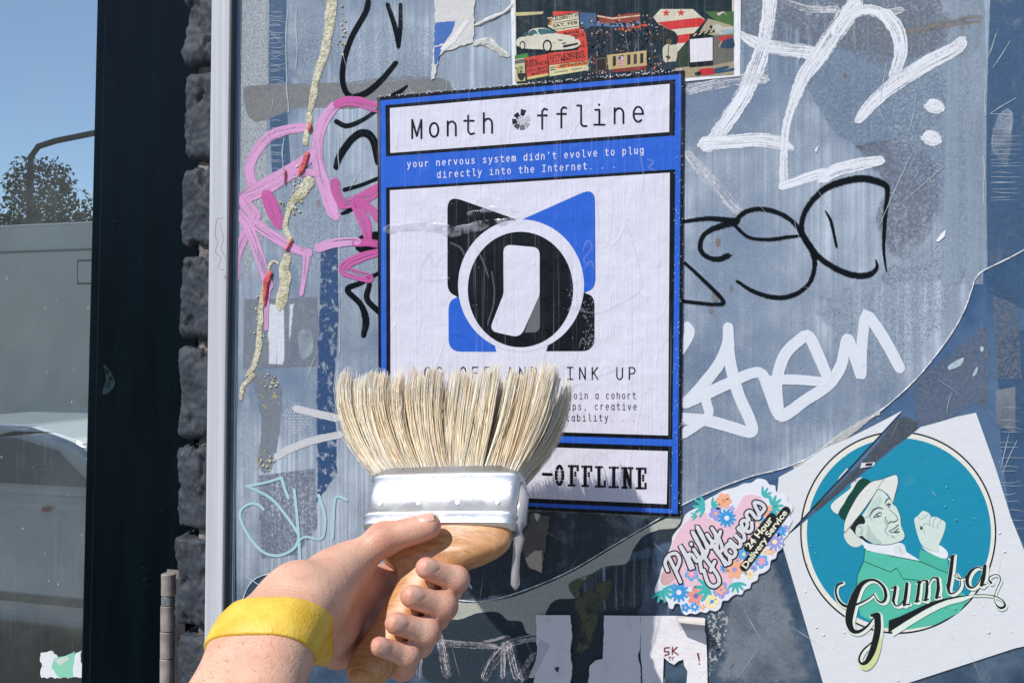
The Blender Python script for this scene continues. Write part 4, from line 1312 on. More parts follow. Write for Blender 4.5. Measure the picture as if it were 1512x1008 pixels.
ep.text("MASTERS", *Z4((660,640))[0], *Z4((960,592))[0], 4.8, (34, 26, 28), 10, .025)
ep.stroke(Z4((560,672),(750,650),(960,622)), .7, (60, 34, 34), 10)
ep.poly(Z4((512,688),(992,630),(998,745),(515,826)), (206, 196, 150), 9)
ep.poly(Z4((610,690),(990,642),(992,678),(608,728)), (214, 112, 50), 10)
ep.text("PETTWORTH", *Z4((648,718))[0], *Z4((985,672))[0], 4.6, (34, 26, 28), 11, .02)
ep.stroke(Z4((580,775),(740,752)), 1.0, (90, 80, 60), 10); ep.stroke(Z4((790,742),(910,722)), 1.0, (90, 80, 60), 10)
ep.stroke(Z4((530,720),(590,705)), 1.6, (90, 84, 70), 10); ep.stroke(Z4((530,745),(590,735)), 1.6, (90, 84, 70), 10)
ep.poly(Z4((213,592),(490,545),(502,806),(240,862)), (204, 70, 54), 8)
ep.text("RARE", *Z4((228,668))[0], *Z4((368,640))[0], 4.8, (34, 26, 28), 9, .02)
ep.text("ESSENCE", *Z4((228,716))[0], *Z4((490,668))[0], 5.0, (34, 26, 28), 9, .02)
ep.text("LITTLE BENNY", *Z4((245,778))[0], *Z4((495,722))[0], 4.0, (34, 26, 28), 9, .02)
ep.text("MASTERS", *Z4((300,812))[0], *Z4((495,770))[0], 3.8, (34, 26, 28), 9, .02)
ep.poly(Z4((240,830),(500,785),(502,815),(242,866)), (200, 184, 120), 9)
ep.poly(Z4((85,612),(205,592),(216,880),(88,890)), (190, 186, 140), 8)
ep.poly(Z4((85,620),(205,600),(206,650),(86,668)), (150, 152, 150), 9)
for k in range(2): ep.stroke(Z4((92, 640+k*22), (200, 622+k*22)), 1.5, (40, 44, 50), 10)
ep.stroke(Z4((95,720),(130,740),(120,780)), 1.4, (70, 66, 40), 10); ep.stroke(Z4((140,715),(180,705),(150,770),(185,760)), 1.4, (70, 66, 40), 10)
ep.smooth(Z4((120,790),(170,780),(215,790),(200,850),(170,880),(130,850)), (46, 40, 34), 10)
# the pale coupe
ep.poly(Z4((90,470),(560,505),(890,450),(860,500),(500,535),(200,515)), (14, 26, 32), 10)
ep.smooth(Z4((104,390),(140,342),(235,322),(268,252),(330,230),(430,222),(520,242),(615,292),(770,318),(858,358),(896,400),(884,442),(800,478),(560,497),(430,490),(215,478),(112,442)), (208, 204, 184), 11)
ep.smooth(Z4((246,318),(275,262),(335,246),(368,306),(330,318)), (58, 96, 100), 12)
ep.smooth(Z4((372,242),(440,232),(510,242),(600,286),(480,296),(400,304)), (60, 104, 110), 12)
ep.smooth(Z4((172,316),(210,285),(248,264),(226,318)), (54, 88, 92), 12)
for (x, y, rx, ry) in ((180, 440, 36, 56), (488, 446, 58, 78)):
    q = Z4((x, y))[0]
    ep.ellipse(q[0], q[1], rx*.119, ry*.119, (26, 28, 30), 12)
    ep.ellipse(q[0]-.1, q[1]+.2, rx*.119*.68, ry*.119*.72, (206, 202, 184), 13)
ep.smooth(Z4((315,310),(345,296),(366,310),(350,325),(318,322)), (214, 210, 192), 13)
ep.poly(Z4((680,440),(870,405),(868,430),(690,470)), (34, 38, 40), 12)
ep.poly(Z4((612,368),(680,368),(672,384),(632,382)), (40, 44, 46), 12)
ep.poly(Z4((672,410),(722,402),(722,418),(674,426)), (110, 34, 34), 13)
ep.poly(Z4((555,402),(584,402),(582,416),(560,418)), (206, 116, 50), 12)
ep.smooth(Z4((830,340),(858,348),(850,366),(836,360)), (40, 60, 66), 12)
ep.stroke(Z4((230,325),(225,400),(222,470)), .5, (150, 146, 130), 12)
# right part: banner, figures, grass
ep.poly(Z5((950,18),(1300,18),(1300,200),(1120,150)), (70, 104, 58), 8)
ep.poly(Z5((1000,100),(1300,190),(1300,290),(1060,300),(900,260)), (164, 156, 128), 9)
ep.poly(Z5((1060,300),(1300,285),(1300,600),(1060,650)), (104, 102, 92), 9)
ep.poly(Z5((620,500),(790,380),(790,680),(600,690)), (44, 60, 40), 8)
ep.poly(Z5((560,690),(800,660),(1300,600),(1300,760),(740,790)), (160, 146, 118), 8)
ep.poly(Z5((355,85),(440,-10),(820,-10),(966,120),(640,495),(610,490),(540,230),(400,150)), (206, 200, 178), 9)
ep.poly(Z5((400,146),(905,90),(966,120),(902,196),(548,232)), (202, 52, 50), 10)
ep.poly(Z5((600,300),(845,270),(740,384),(630,392)), (202, 52, 50), 10)
for (cx, cy) in ((506, 36), (682, 34)):
    st = []
    for k in range(10):
        a = -math.pi/2+k*math.pi/5; r = 50 if k % 2 == 0 else 21
        st.append((cx+r*math.cos(a), cy+r*math.sin(a)))
    ep.poly(Z5(*st), (202, 52, 50), 10)
ep.smooth(Z5((440,260),(520,225),(610,260),(645,330),(630,400),(560,430),(490,400),(450,330)), (26, 34, 34), 11)
ep.smooth(Z5((505,350),(545,340),(575,370),(560,415),(520,410)), (92, 66, 52), 12)
ep.smooth(Z5((470,440),(520,400),(560,415),(610,405),(638,470),(615,610),(540,630),(480,600),(466,520)), (196, 190, 168), 12)
ep.stroke(Z5((535,415),(530,500),(525,620)), 1.2, (60, 54, 48), 13)
ep.smooth(Z5((498,545),(535,535),(560,560),(530,580)), (84, 60, 46), 13)
ep.poly(Z5((485,620),(610,600),(606,700),(484,705)), (32, 48, 66), 12)
ep.poly(Z5((778,320),(1062,300),(1058,652),(782,676)), (18, 24, 26), 11)
ep.poly(Z5((784,345),(1052,322),(1052,592),(790,616)), (222, 216, 222), 12)
ep.poly(Z5((778,290),(1075,225),(1080,258),(790,328)), (20, 24, 26), 12)
for k in range(4):
    x = 815+k*66; y = 286-k*15
    ep.poly(Z5((x, y+24), (x+32, y-6), (x+56, y-12), (x+24, y+20)), (206, 198, 160), 13)
ep.poly(Z5((1100,40),(1180,18),(1230,70),(1180,30),(1120,70)), (210, 190, 180), 10)
ep.smooth(Z5((1050,190),(1120,170),(1180,200),(1280,200),(1300,240),(1160,290),(1070,250)), (186, 184, 174), 11)
ep.smooth(Z5((1150,250),(1280,225),(1300,262),(1200,285)), (150, 170, 172), 12)
ep.smooth(Z5((1015,190),(1045,180),(1050,210),(1025,220)), (50, 40, 36), 12)
ep.smooth(Z5((1120,330),(1180,305),(1270,305),(1270,350),(1180,380),(1140,370)), (186, 52, 54), 11)
ep.smooth(Z5((1180,360),(1270,330),(1300,350),(1300,440),(1180,450),(1140,430)), (44, 66, 88), 11)
ep.stroke(Z5((1155,370),(1130,430)), 1.8, (190, 150, 120), 12)
ep.smooth(Z5((840,740),(900,720),(920,760),(860,772)), (40, 34, 34), 11)
ep.smooth(Z5((890,705),(970,685),(1080,690),(1085,745),(980,765),(905,760)), (188, 44, 50), 11)
ep.smooth(Z5((1075,690),(1180,665),(1240,655),(1240,680),(1170,710),(1295,680),(1295,710),(1180,735),(1080,745)), (42, 78, 104), 11)
evp = ep.build("collage_poster", m_paste_b)
set_props(evp, "white bordered collage poster with a pale sports car and crowd, at the top edge", "poster")

# ================================================================== THE BLUE POSTER
PH = 2.4e-3
poster = empty("poster", tuple(W(782, 440, PH)), "blue and black framed white poster reading Month Offline, freshly pasted behind the brush", "poster")
BLACK, BLUE, WHITE = (9, 13, 18), (44, 98, 202), (218, 215, 228)
outer = [(557, 143.5), (1010.5, 104), (1005, 763), (559.5, 741)]
V = []
# paper with a little cockle, thickness and edge
NXP, NYP = 44, 60
def bil(u, v):
    a = np.array(outer[0])*(1-u)+np.array(outer[1])*u
    b = np.array(outer[3])*(1-u)+np.array(outer[2])*u
    return a*(1-v)+b*v
V = [W(*p, PH) for p in outer]+[W(*p, PH-9e-4) for p in outer]
F = [(0,1,2,3),(0,4,5,1),(1,5,6,2),(2,6,7,3),(3,7,4,0)]
cols = [lin(BLACK)]*5
mobj("paper", V, F, m_paste, poster, cols=cols)
pr = Ink(PH+1.0e-4, 1.0e-4)
pr.poly([(561.5, 148.5), (1006, 109.5), (1000.5, 758), (563.5, 736.5)], BLUE, 0)
pr.poly([(569, 155.5), (997.3, 117.5), (996.4, 200), (570, 231)], BLACK, 1)
pr.poly([(570, 277), (997, 250), (992.6, 648.3), (571, 635.6)], BLACK, 1)
pr.poly([(571, 644.7), (991.9, 658.6), (991, 750.7), (572, 732.6)], BLACK, 1)
pr.poly([(575.7, 159.8), (988.7, 124), (988, 195), (576.4, 226)], WHITE, 2)
pr.poly([(575.7, 281), (989, 255), (986.4, 642.6), (577, 630)], WHITE, 2)
pr.poly([(577, 652.5), (986, 665.7), (984.3, 743.8), (577.5, 726.5)], WHITE, 2)
pr.build("printed_panels", m_paste, poster)
INKC = (14, 16, 22)
tt = Ink(PH+4.2e-4, 8e-5)
cxs = [615.4, 640.9, 667, 693, 720.5, 0, 801, 829.3, 858, 884.5, 914, 942.4]
typed(tt, "Month ffline", lambda i: cxs[i], lambda i: 204.7-(cxs[i]-608)*.0735, lambda i: 24.5+(cxs[i]-615)*.0085, lambda i: 27+(cxs[i]-615)*.0075, 3.0, INKC, 0)
# the flower of little blocks that stands for the O
fx, fy = 769.5, 178.5
for k, (a, sh) in enumerate(((-75, 20), (-128, 24), (175, 30), (128, 70), (80, 104), (35, 160), (-20, 186))):
    r = math.radians(a)
    px, py = fx+math.cos(r)*8.6, fy+math.sin(r)*8.6
    if k == 0: px, py = fx+2.5, fy-12
    c, s_ = math.cos(r), math.sin(r)
    q = 4.6
    tt.poly([(px+c*q-s_*q*.9, py+s_*q+c*q*.9), (px+c*q+s_*q*.9, py+s_*q-c*q*.9), (px-c*q+s_*q*.55, py-s_*q-c*q*.55), (px-c*q-s_*q*.55, py-s_*q+c*q*.55)], (sh, sh, sh+4), 1)
for k in range(8):
    a = math.radians(k*45+10)
    tt.poly([(fx, fy), (fx+math.cos(a-.25)*7, fy+math.sin(a-.25)*7), (fx+math.cos(a+.25)*7, fy+math.sin(a+.25)*7)], (206, 204, 214), 2)
tt.build("title_lettering", m_paste, poster)
PALE = (216, 216, 236)
sg = Ink(PH+2.6e-4, 8e-5)
typed(sg, "your nervous system didn't evolve to plug", lambda i: 604+i*8.59, lambda i: 247.2-i*.512, lambda i: 8.2, lambda i: 9.2+i*.015, 1.35, PALE, 0)
typed(sg, "directly into the Internet. . .", lambda i: 648+i*8.63, lambda i: 262.6-i*.50, lambda i: 8.2, lambda i: 9.4+i*.012, 1.35, PALE, 0)
sg.build("slogan_lettering", m_paste, poster)
Em = zo(640, 270, .2579)
em = Ink(PH+4.2e-4, 8e-5)
def rounded(pts, r, n=5):
    out = []
    m = len(pts)
    for i in range(m):
        p0, p1, p2 = [np.array(pts[j % m], dtype=float) for j in (i-1, i, i+1)]
        rr_ = r[i] if hasattr(r, '__len__') else r
        if rr_ <= 0: out.append(tuple(p1)); continue
        a = p1+(p0-p1)/np.linalg.norm(p0-p1)*min(rr_, np.linalg.norm(p0-p1)*.48)
        b = p1+(p2-p1)/np.linalg.norm(p2-p1)*min(rr_, np.linalg.norm(p2-p1)*.48)
        for k in range(n+1):
            t_ = k/n
            out.append(tuple(a*(1-t_)**2+2*p1*t_*(1-t_)+b*t_*t_))
    return out
em.poly(Em(*rounded([(80,70),(485,213),(485,420),(320,640),(140,654),(80,620)], [80,0,0,0,10,50])), BLACK, 0)
em.poly(Em(*rounded([(500,213),(925,24),(928,600),(862,630),(700,620),(520,400)], [0,85,60,0,0,0])), BLUE, 0)
em.poly(Em(*rounded([(140,650),(86,680),(87,965),(360,966),(320,800)], [5,55,70,0,0])), BLUE, 0)
em.poly(Em(*rounded([(862,628),(922,650),(922,962),(645,963),(700,800)], [5,60,75,0,0])), BLACK, 0)
em.ellipse(769.3, 421.5, 93.0, 97.5, WHITE, 1, 72)
em.ellipse(768.5, 427.3, 77.8, 85.2, BLACK, 2, 72)
em.poly(Em(*rounded([(608,600),(610,856),(522,856)], [0,45,0])), (104, 102, 108), 3)
em.poly(Em(*rounded([(400,352),(608,370),(608,640),(498,886),(318,846),(402,635)], [48,42,20,50,50,20])), WHITE, 4)
em.build("emblem", m_paste, poster)
lk = Ink(PH+4.2e-4, 8e-5)
def cl_(i): return 614+i*17.45 if i <= 12 else 823.4+(i-12)*18.3
typed(lk, "LOG OFF AND LINK UP", cl_, lambda i: 559.4+i*.03, lambda i: 15.0+i*.06, lambda i: 17.5, 1.9, INKC, 0)
typed(lk, "join a cohort", lambda i: 842+i*7.87, lambda i: 588.6, lambda i: 7.4, lambda i: 9.6, 1.15, (60, 60, 68), 0)
typed(lk, "tups, creative", lambda i: 831.6+i*8.15, lambda i: 604.8, lambda i: 7.4, lambda i: 9.6, 1.15, (60, 60, 68), 0)
typed(lk, "ntability. . .", lambda i: 830+i*8.15, lambda i: 621.4, lambda i: 7.4, lambda i: 9.6, 1.15, (60, 60, 68), 0)
lk.build("body_lettering", m_paste, poster)
ft = Ink(PH+4.2e-4, 6e-5)
# knobbly slab letters made of dots
SL = {'O': [_arc(.5,.5,.36,.5,0,360,16), _arc(.5,.5,.26,.46,0,360,16)],
      'F': [[(.3,0),(.3,1)],[(.42,0),(.42,1)],[(.1,1),(.95,1),(.95,.8)],[(.42,.52),(.72,.52),(.72,.66)],[(.1,0),(.62,0)]],
      'L': [[(.32,0),(.32,1)],[(.44,0),(.44,1)],[(.1,1),(.66,1)],[(.1,0),(.95,0),(.95,.25)]],
      'I': [[(.44,0),(.44,1)],[(.56,0),(.56,1)],[(.12,1),(.88,1)],[(.12,0),(.88,0)]],
      'N': [[(.2,0),(.2,1)],[(.3,0),(.3,1)],[(.3,.9),(.72,.12)],[(.4,.9),(.8,.15)],[(.82,0),(.82,1)],[(.05,1),(.4,1)],[(.65,1),(.98,1)],[(.05,0),(.42,0)]],
      'E': [[(.3,0),(.3,1)],[(.42,0),(.42,1)],[(.1,1),(.93,1),(.93,.8)],[(.42,.52),(.72,.52)],[(.72,.4),(.72,.64)],[(.1,0),(.95,0),(.95,.22)]]}
for i, ch in enumerate("OFFLINE"):
    cx = 826+i*20.05; yb = 715.3+i*.85; a = 15.2; c = 28.2+i*.12
    for st in SL[ch]:
        pts = [(cx+(x-.5)*a, yb-y*c) for x, y in st]
        for (p, q) in zip(pts[:-1], pts[1:]):
            L = math.hypot(q[0]-p[0], q[1]-p[1]); m = max(1, round(L/3.4))
            for k in range(m+1):
                ft.ellipse(p[0]+(q[0]-p[0])*k/m, p[1]+(q[1]-p[1])*k/m, 1.95, 1.95, INKC, k % 3, 9)
ft.stroke([(802, 699.6), (814, 700.2)], 4.4, INKC, 0)
ft.build("footer_lettering", m_paste, poster)
# fresh paste: froth ridges, wrinkles, sparkling beads
m_froth = NT("paste_froth")
t = m_froth
t.b.inputs['Base Color'].default_value = rgba((214, 216, 228))
t.b.inputs['Roughness'].default_value = .22
t.b.inputs['Coat Weight'].default_value = .5
t.b.inputs['Subsurface Weight'].default_value = .3
t.b.inputs['Subsurface Radius'].default_value = (.004, .004, .004)
t.link(t.bump(t.noise(t.coord(1,1,1), 500, 4, .6), .001, .5), t.b.inputs['Normal'])
nz_ = t.noise(t.coord(1,1,1), 130, 4, .6)
t.alpha_out(t.rng(nz_, .36, .62, .0, .34))
FRH = PH+7.5e-4
relief("paste_froth", [(566, 340), (590, 336), (620, 334), (650, 337), (664, 334)], [10, 13, 15, 13, 8], FRH, .0007, m_froth.m, poster, lump=.38, freq=120)
relief("paste_froth", [(640, 332), (664, 342), (690, 338), (712, 332), (740, 328), (762, 322)], [12, 15, 15, 13, 10, 6], FRH+.0002, .0006, m_froth.m, poster, lump=.4, freq=120)
relief("paste_froth", [(690, 316), (720, 310), (750, 308), (768, 312)], [7, 8, 8, 5], FRH, .0005, m_froth.m, poster, lump=.6, freq=150)
m_clear = NT("clear_paste")
t = m_clear
t.b.inputs['Base Color'].default_value = rgba((214, 214, 226))
t.b.inputs['Roughness'].default_value = .14
t.link(t.bump(t.noise(t.coord(1,1,1), 320, 3, .6), .0009, .5), t.b.inputs['Normal'])
t.alpha_out(.12)
wr = random.Random(33)
for (pts, w_) in (
    ([(620, 420), (622, 395), (632, 376), (640, 368)], 4), ([(632, 372), (642, 392), (650, 380), (662, 372)], 4), ([(622, 412), (645, 414), (664, 410)], 4),
    ([(664, 358), (680, 366), (690, 384)], 2.6), ([(700, 360), (712, 384), (722, 410)], 2.4), ([(846, 455), (880, 462), (915, 448), (946, 424), (940, 380), (925, 330)], 2.6),
    ([(860, 372), (868, 356), (874, 366), (862, 384), (872, 392)], 2.4), ([(862, 398), (872, 386), (878, 398)], 2.4),
    ([(945, 300), (950, 260), (946, 230)], 2.6), ([(900, 350), (905, 300), (902, 262)], 2.4), ([(620, 300), (626, 340)], 2.2), ([(616, 505), (622, 470), (620, 440)], 3),
    ([(868, 512), (872, 496), (880, 500), (874, 512)], 2.6), ([(855, 514), (860, 500), (868, 508)], 2.4), ([(838, 458), (850, 452), (862, 458)], 4),
    ([(830, 578), (880, 556), (930, 540)], 4), ([(860, 684), (866, 670), (880, 682), (888, 668), (900, 680)], 2.6), ([(955, 235), (965, 240), (958, 248), (968, 252)], 2.6),
    ([(800, 130), (806, 142), (800, 152)], 2.4), ([(838, 150), (842, 168)], 2.4), ([(720, 480), (730, 440), (726, 400)], 2.2), ([(880, 290), (884, 330), (880, 372)], 2.0)):
    relief("paste_wrinkle", pts, w_*1.3, FRH-.0002, .0004, m_clear.m, poster, lump=.5, step=2.0, nz=7, freq=260)
m_bead = simple("paste_bead", (228, 230, 236), .08, coat=.8)
bv, bf = [], []
def bead(px, py, r, h):
    c = W(px, py, h); i = len(bv)
    for a_ in range(3):
        for b_ in range(6):
            th = math.pi/2*a_/2.2; ph = 6.283*b_/6
            bv.append(c+Vector((math.cos(ph)*math.cos(th)*r, -math.sin(th)*r*.8, math.sin(ph)*math.cos(th)*r)))
    bv.append(c+Vector((0, -r*.8, 0)))
    for a_ in range(2):
        for b_ in range(6):
            bf.append((i+a_*6+b_, i+a_*6+(b_+1) % 6, i+(a_+1)*6+(b_+1) % 6, i+(a_+1)*6+b_))
    for b_ in range(6): bf.append((i+12+b_, i+12+(b_+1) % 6, i+18))
for _ in range(230):
    u = wr.random()**1.0; bead(557+453*u, 143.5-39.5*u+wr.uniform(-2.2, 1.2), wr.uniform(.00025, .0007), PH+1e-4)
for _ in range(150):
    v_ = wr.random(); bead(1010-5.5*v_+wr.uniform(-14, 4), 106+655*v_, wr.uniform(.0002, .00045), FRH-.0003)
for _ in range(60):
    bead(wr.gauss(848, 5), wr.uniform(390, 470), wr.uniform(.0002, .0005), FRH-.0003)
for _ in range(70):
    bead(wr.uniform(860, 880), wr.uniform(440, 515), wr.uniform(.0002, .0004), FRH-.0003)
for _ in range(120):
    bead(wr.uniform(570, 1000), wr.uniform(150, 740), wr.uniform(.00015, .00038), FRH-.0003)
mobj("paste_beads", bv, bf, m_bead, poster, smooth=True)["kind"] = "stuff"

# ================================================================== ROUND STICKER WITH THE MAN IN A HAT
SH = 1.2e-3
def clip_half(P, a, b):
    """keep the side to the left of a->b"""
    out = []
    for i in range(len(P)):
        p, q = P[i], P[(i+1) % len(P)]
        sp = (b[0]-a[0])*(p[1]-a[1])-(b[1]-a[1])*(p[0]-a[0])
        sq = (b[0]-a[0])*(q[1]-a[1])-(b[1]-a[1])*(q[0]-a[0])
        if sp >= 0: out.append(p)
        if (sp > 0 and sq < 0) or (sp < 0 and sq > 0):
            t_ = sp/(sp-sq); out.append((p[0]+(q[0]-p[0])*t_, p[1]+(q[1]-p[1])*t_))
    return out
# the tear runs along two straight cuts: shapes are printed on both sides of it
cutA = ((1332, 606), (1180, 770))     # upper left side keeps left of it
cutB = ((1362, 628), (1190, 768))
class TornInk(Ink):
    """prints only where paper is left: above the first cut or below the second"""
    def _add(self, V2, F, col, layer, drift=0.0):
        def put(P):
            if len(P) > 2: Ink._add(self, P, [tuple(range(len(P)))], col, layer, 0)
        keepV, keepF = list(V2), []
        for f in F:
            T = [V2[i] for i in f]
            a0 = all(side(p, cutA) > 0 for p in T); b0 = all(side(p, cutB) < 0 for p in T)
            if a0 or b0: keepF.append(f); continue
            put(clip_half(T, cutA[0], cutA[1])); put(clip_half(T, cutB[1], cutB[0]))
        if keepF: Ink._add(self, keepV, keepF, col, layer, drift)
def side(p, c):
    a, b = c
    return (b[0]-a[0])*(p[1]-a[1])-(b[1]-a[1])*(p[0]-a[0])
gum = empty("hat_sticker", tuple(W(1326, 800, SH)), "large white sticker with a teal disc, man in pale hat and script Gumba", "sticker")
PAP = (218, 219, 222)
gi = TornInk(SH, 5e-5)
full = [(1441, 609), (1412, 615), (1386, 623), (1356, 631), (1332, 606), (1290, 628), (1250, 648), (1216, 662), (1180, 688), (1150, 704), (1146, 740), (1150, 786), (1157, 811), (1180, 888), (1210, 990), (1226, 1045), (1500, 956), (1540, 948), (1540, 880), (1493, 764), (1470, 690)]
gi.poly(full, PAP, 0)
gcx, gcy = 1326.3, 785.8
gi.ellipse(gcx, gcy, 145, 149.5, (22, 28, 32), 1, 96)
gi.ellipse(gcx, gcy, 142.6, 147.0, (226, 224, 212), 2, 96)
gi.ellipse(gcx+1, gcy+.5, 136.0, 140.0, (20, 138, 168), 3, 96)
gi.build("sticker_paper", m_stk, gum)
Z1 = zo(1180, 600, .2183); Z2 = zo(1180, 790, .2116)
gm = TornInk(SH+2.6e-4, 5e-5)
HAT, FACE, GRN, DK = (220, 222, 214), (206, 220, 210), (84, 186, 162), (20, 36, 36)
# jacket, clipped by the disc
jacket = Z2((458,98),(620,136),(838,178),(1038,262),(1060,380),(1135,395),(1190,440),(1110,540),(950,622),(760,655),(600,642),(430,560),(392,420),(410,270),(448,180))
gm.poly(jacket, GRN, 0)
gm.poly(Z2((842,96),(880,112),(960,145),(1035,162),(1045,270),(940,225),(838,178)), (72, 178, 154), 1)
gm.smooth(Z2((440,28),(480,56),(600,66),(700,50),(735,72),(745,110),(840,176),(740,160),(620,134),(468,98)), (224, 228, 232), 2)
gm.poly(Z2((660,84),(700,62),(712,68),(735,66),(748,108),(715,140),(690,118),(672,126)), (214, 220, 216), 3)
gm.stroke(Z2((700,80),(712,115)), .5, (60, 80, 80), 4)
gm.smooth(Z2((855,78),(900,100),(950,112),(975,68),(1030,106),(1036,150),(1000,160),(900,116)), (224, 230, 232), 3)
gm.smooth(Z1((780,756),(806,735),(836,704),(880,722),(892,744),(926,744),(962,764),(990,786),(980,850),(946,935),(942,985),(880,968),(830,935),(802,870),(784,800)), FACE, 4)
for a in (((890,745),(880,790),(900,810)), ((926,746),(905,790),(915,820)), ((962,766),(935,800),(940,822)), ((800,745),(830,760),(870,730)), ((815,800),(840,830),(850,860)), ((830,820),(850,790),(885,800))):
    gm.stroke(Z1(*a), .55, (96, 122, 112), 5)
gm.smooth(Z1((820,810),(835,815),(830,832),(818,828)), (40, 60, 56), 6)
# hat back brim, face, hair
gm.smooth(Z1((306,852),(345,820),(372,850),(430,900),(420,935),(378,950),(335,930),(308,890)), (212, 216, 206), 1)
gm.smooth(Z1((540,558),(600,610),(632,655),(664,690),(686,745),(690,800),(714,862),(708,892),(678,913),(600,932),(520,930),(470,908),(436,880),(380,800),(430,730),(470,670)), FACE, 2)
gm.smooth(Z1((428,735),(446,768),(440,792),(402,796),(384,832),(440,888),(492,922),(456,912),(396,876),(358,835),(346,808),(400,745)), DK, 3)
gm.ellipse(*Z1((412,836))[0], 30*.2183, 42*.2183, (200, 214, 204), 4, 20, .3)
gm.stroke(Z1((395,810),(420,815),(425,845),(410,862)), .7, (70, 92, 84), 5)
gm.smooth(Z1((465,800),(500,860),(560,920),(500,925),(455,890)), (178, 198, 188), 3)
gm.smooth(Z1((470,690),(540,600),(560,640),(500,720),(470,760)), (190, 208, 198), 3)
gm.smooth(Z1((345,512),(405,482),(424,490),(330,605),(268,722),(216,686),(236,640),(350,548)), HAT, 4)
gm.poly(Z1((322,418),(352,422),(300,500),(236,546),(274,470)), HAT, 4)
gm.smooth(Z1((415,488),(482,512),(402,592),(346,682),(312,765),(266,722),(312,640),(356,570)), (10, 66, 54), 5)
gm.smooth(Z1((306,852),(304,800),(320,745),(350,682),(404,592),(482,512),(560,490),(642,461),(662,466),(668,520),(652,588),(632,655),(604,602),(545,556),(518,582),(460,662),(402,738),(350,808)), HAT, 6)
gm.stroke(Z1((308,850),(400,742),(462,660),(520,575),(545,530),(575,490)), .6, (50, 66, 64), 7)
gm.stroke(Z1((305,850),(304,800),(320,745),(350,682),(404,592),(482,512),(560,490),(642,461),(664,470),(668,520),(632,655)), .6, (50, 66, 64), 7)
gm.stroke(Z1((540,558),(575,575),(606,604),(640,665)), .6, (50, 66, 64), 7)
FE = (46, 62, 60)
for pts, w_ in ((((478,735),(500,700),(535,682),(566,690)), [1.0, 1.8, .9]), (((580,655),(590,630),(612,618)), [.8, 1.5, .9]),
                (((502,750),(520,730),(545,715),(560,722)), [1.0, 1.4, .8]), (((512,748),(540,742),(556,735)), .7), (((590,668),(604,655),(620,660)), 1.2), (((600,682),(616,672)), .7),
                (((606,690),(640,720),(662,745),(668,765)), [.4, .7, .9]), (((592,765),(600,790),(620,775),(640,780),(662,766)), [.9, 1.3, 1.0]), (((585,740),(580,775),(592,800)), .6),
                (((605,840),(640,825),(668,800),(672,795)), [.7, 1.2, .8]), (((612,845),(640,850),(672,822)), .7), (((622,870),(645,885)), .6), (((650,850),(676,845)), 1.6),
                (((600,800),(582,840),(604,870)), .5), (((664,690),(686,745),(690,800),(714,862),(708,892),(678,913),(600,932),(520,930)), .6), (((430,760),(470,740),(495,770)), .4)):
    gm.stroke(Z1(*pts), w_, FE, 8)
gm.ellipse(*Z1((533,738))[0], 1.5, 1.3, FE, 9, 10); gm.ellipse(*Z1((606,665))[0], 1.3, 1.3, FE, 9, 10)
gm.stroke(Z1((622,842),(645,838),(664,818)), 1.0, (230, 234, 232), 9)
for pts in (((452,180),(540,215),(635,255),(680,225),(726,302),(830,312)), ((838,178),(940,222),(1036,262)), ((458,98),(450,180),(408,270),(392,400)), ((620,136),(740,160),(838,178))):
    gm.stroke(Z2(*pts), .7, (16, 60, 56), 5, smooth=False)
gm.build("man_in_hat_print", m_stk, gum)
# lettering
gl_ = TornInk(SH+8.4e-4, 5e-5)
LT = []
def L_(pts, w_): LT.append((Z2(*pts), [x*.2116 for x in (w_ if hasattr(w_, '__len__') else [w_])*1]))
L_([(520,408),(550,455),(585,463),(604,425),(592,365),(545,318),(490,310),(430,345),(385,430),(358,520),(348,600),(372,662),(420,668),(480,625),(528,560)], [6,10,16,22,20,16,18,34,52,58,50,34,22,14,6])
L_([(505,557),(540,553)], [20,34])
L_([(545,558),(548,640),(535,720),(505,820),(465,885),(430,890),(418,855),(445,800),(500,750),(530,722)], [46,46,46,42,28,16,13,12,9,6])
L_([(302,330),(268,345),(255,395),(280,460),(335,494),(420,472),(490,436),(524,404)], [14,15,14,16,18,13,8,5])
L_([(645,368),(676,356)], 9); L_([(672,358),(662,420),(655,455)], [20,22,20]); L_([(655,450),(672,488),(705,482),(732,440),(748,380)], [20,10,8,7,6]); L_([(752,335),(742,420),(732,482)], [22,25,22]); L_([(732,484),(772,478)], 9)
L_([(820,328),(848,318)], 9); L_([(838,322),(830,400),(820,458)], [20,22,22]); L_([(805,462),(838,456)], 9)
L_([(836,350),(862,312),(888,318)], [5,8,14]); L_([(892,318),(890,390),(882,448)], [18,22,22]); L_([(868,452),(902,446)], 9)
L_([(900,345),(930,298),(962,296)], [5,8,14]); L_([(966,298),(970,370),(958,432)], [18,24,22]); L_([(955,434),(985,428)], 9)
L_([(1048,156),(1085,138)], 9); L_([(1070,146),(1058,250),(1040,360)], [24,26,26]); L_([(1038,350),(1050,402),(1090,395),(1122,355),(1124,310),(1100,268)], [26,14,8,7,6,5])
L_([(1092,268),(1086,285),(1112,298),(1150,296),(1166,282)], [5,6,6,6,5])
L_([(1275,228),(1240,222),(1200,248),(1172,300),(1180,352),(1215,362),(1250,330),(1278,270)], [8,9,18,26,20,10,8,5]); L_([(1296,212),(1286,290),(1272,345)], [24,28,24]); L_([(1268,350),(1302,340)], 9)
L_([(1225,413),(1300,412),(1370,424),(1420,452),(1436,490),(1405,505),(1374,480),(1360,430),(1380,370),(1405,310),(1392,276),(1352,275),(1322,302),(1340,330)], [6,5,6,8,16,16,7,5,5,7,6,6,9,16])
SW = Z2((626,592),(700,566),(800,520),(880,482),(950,455),(1030,436),(1100,424),(1232,411),(1100,434),(1030,450),(960,476),(880,516),(820,552),(740,600),(680,640),(622,676))
HALO = (222, 230, 218)
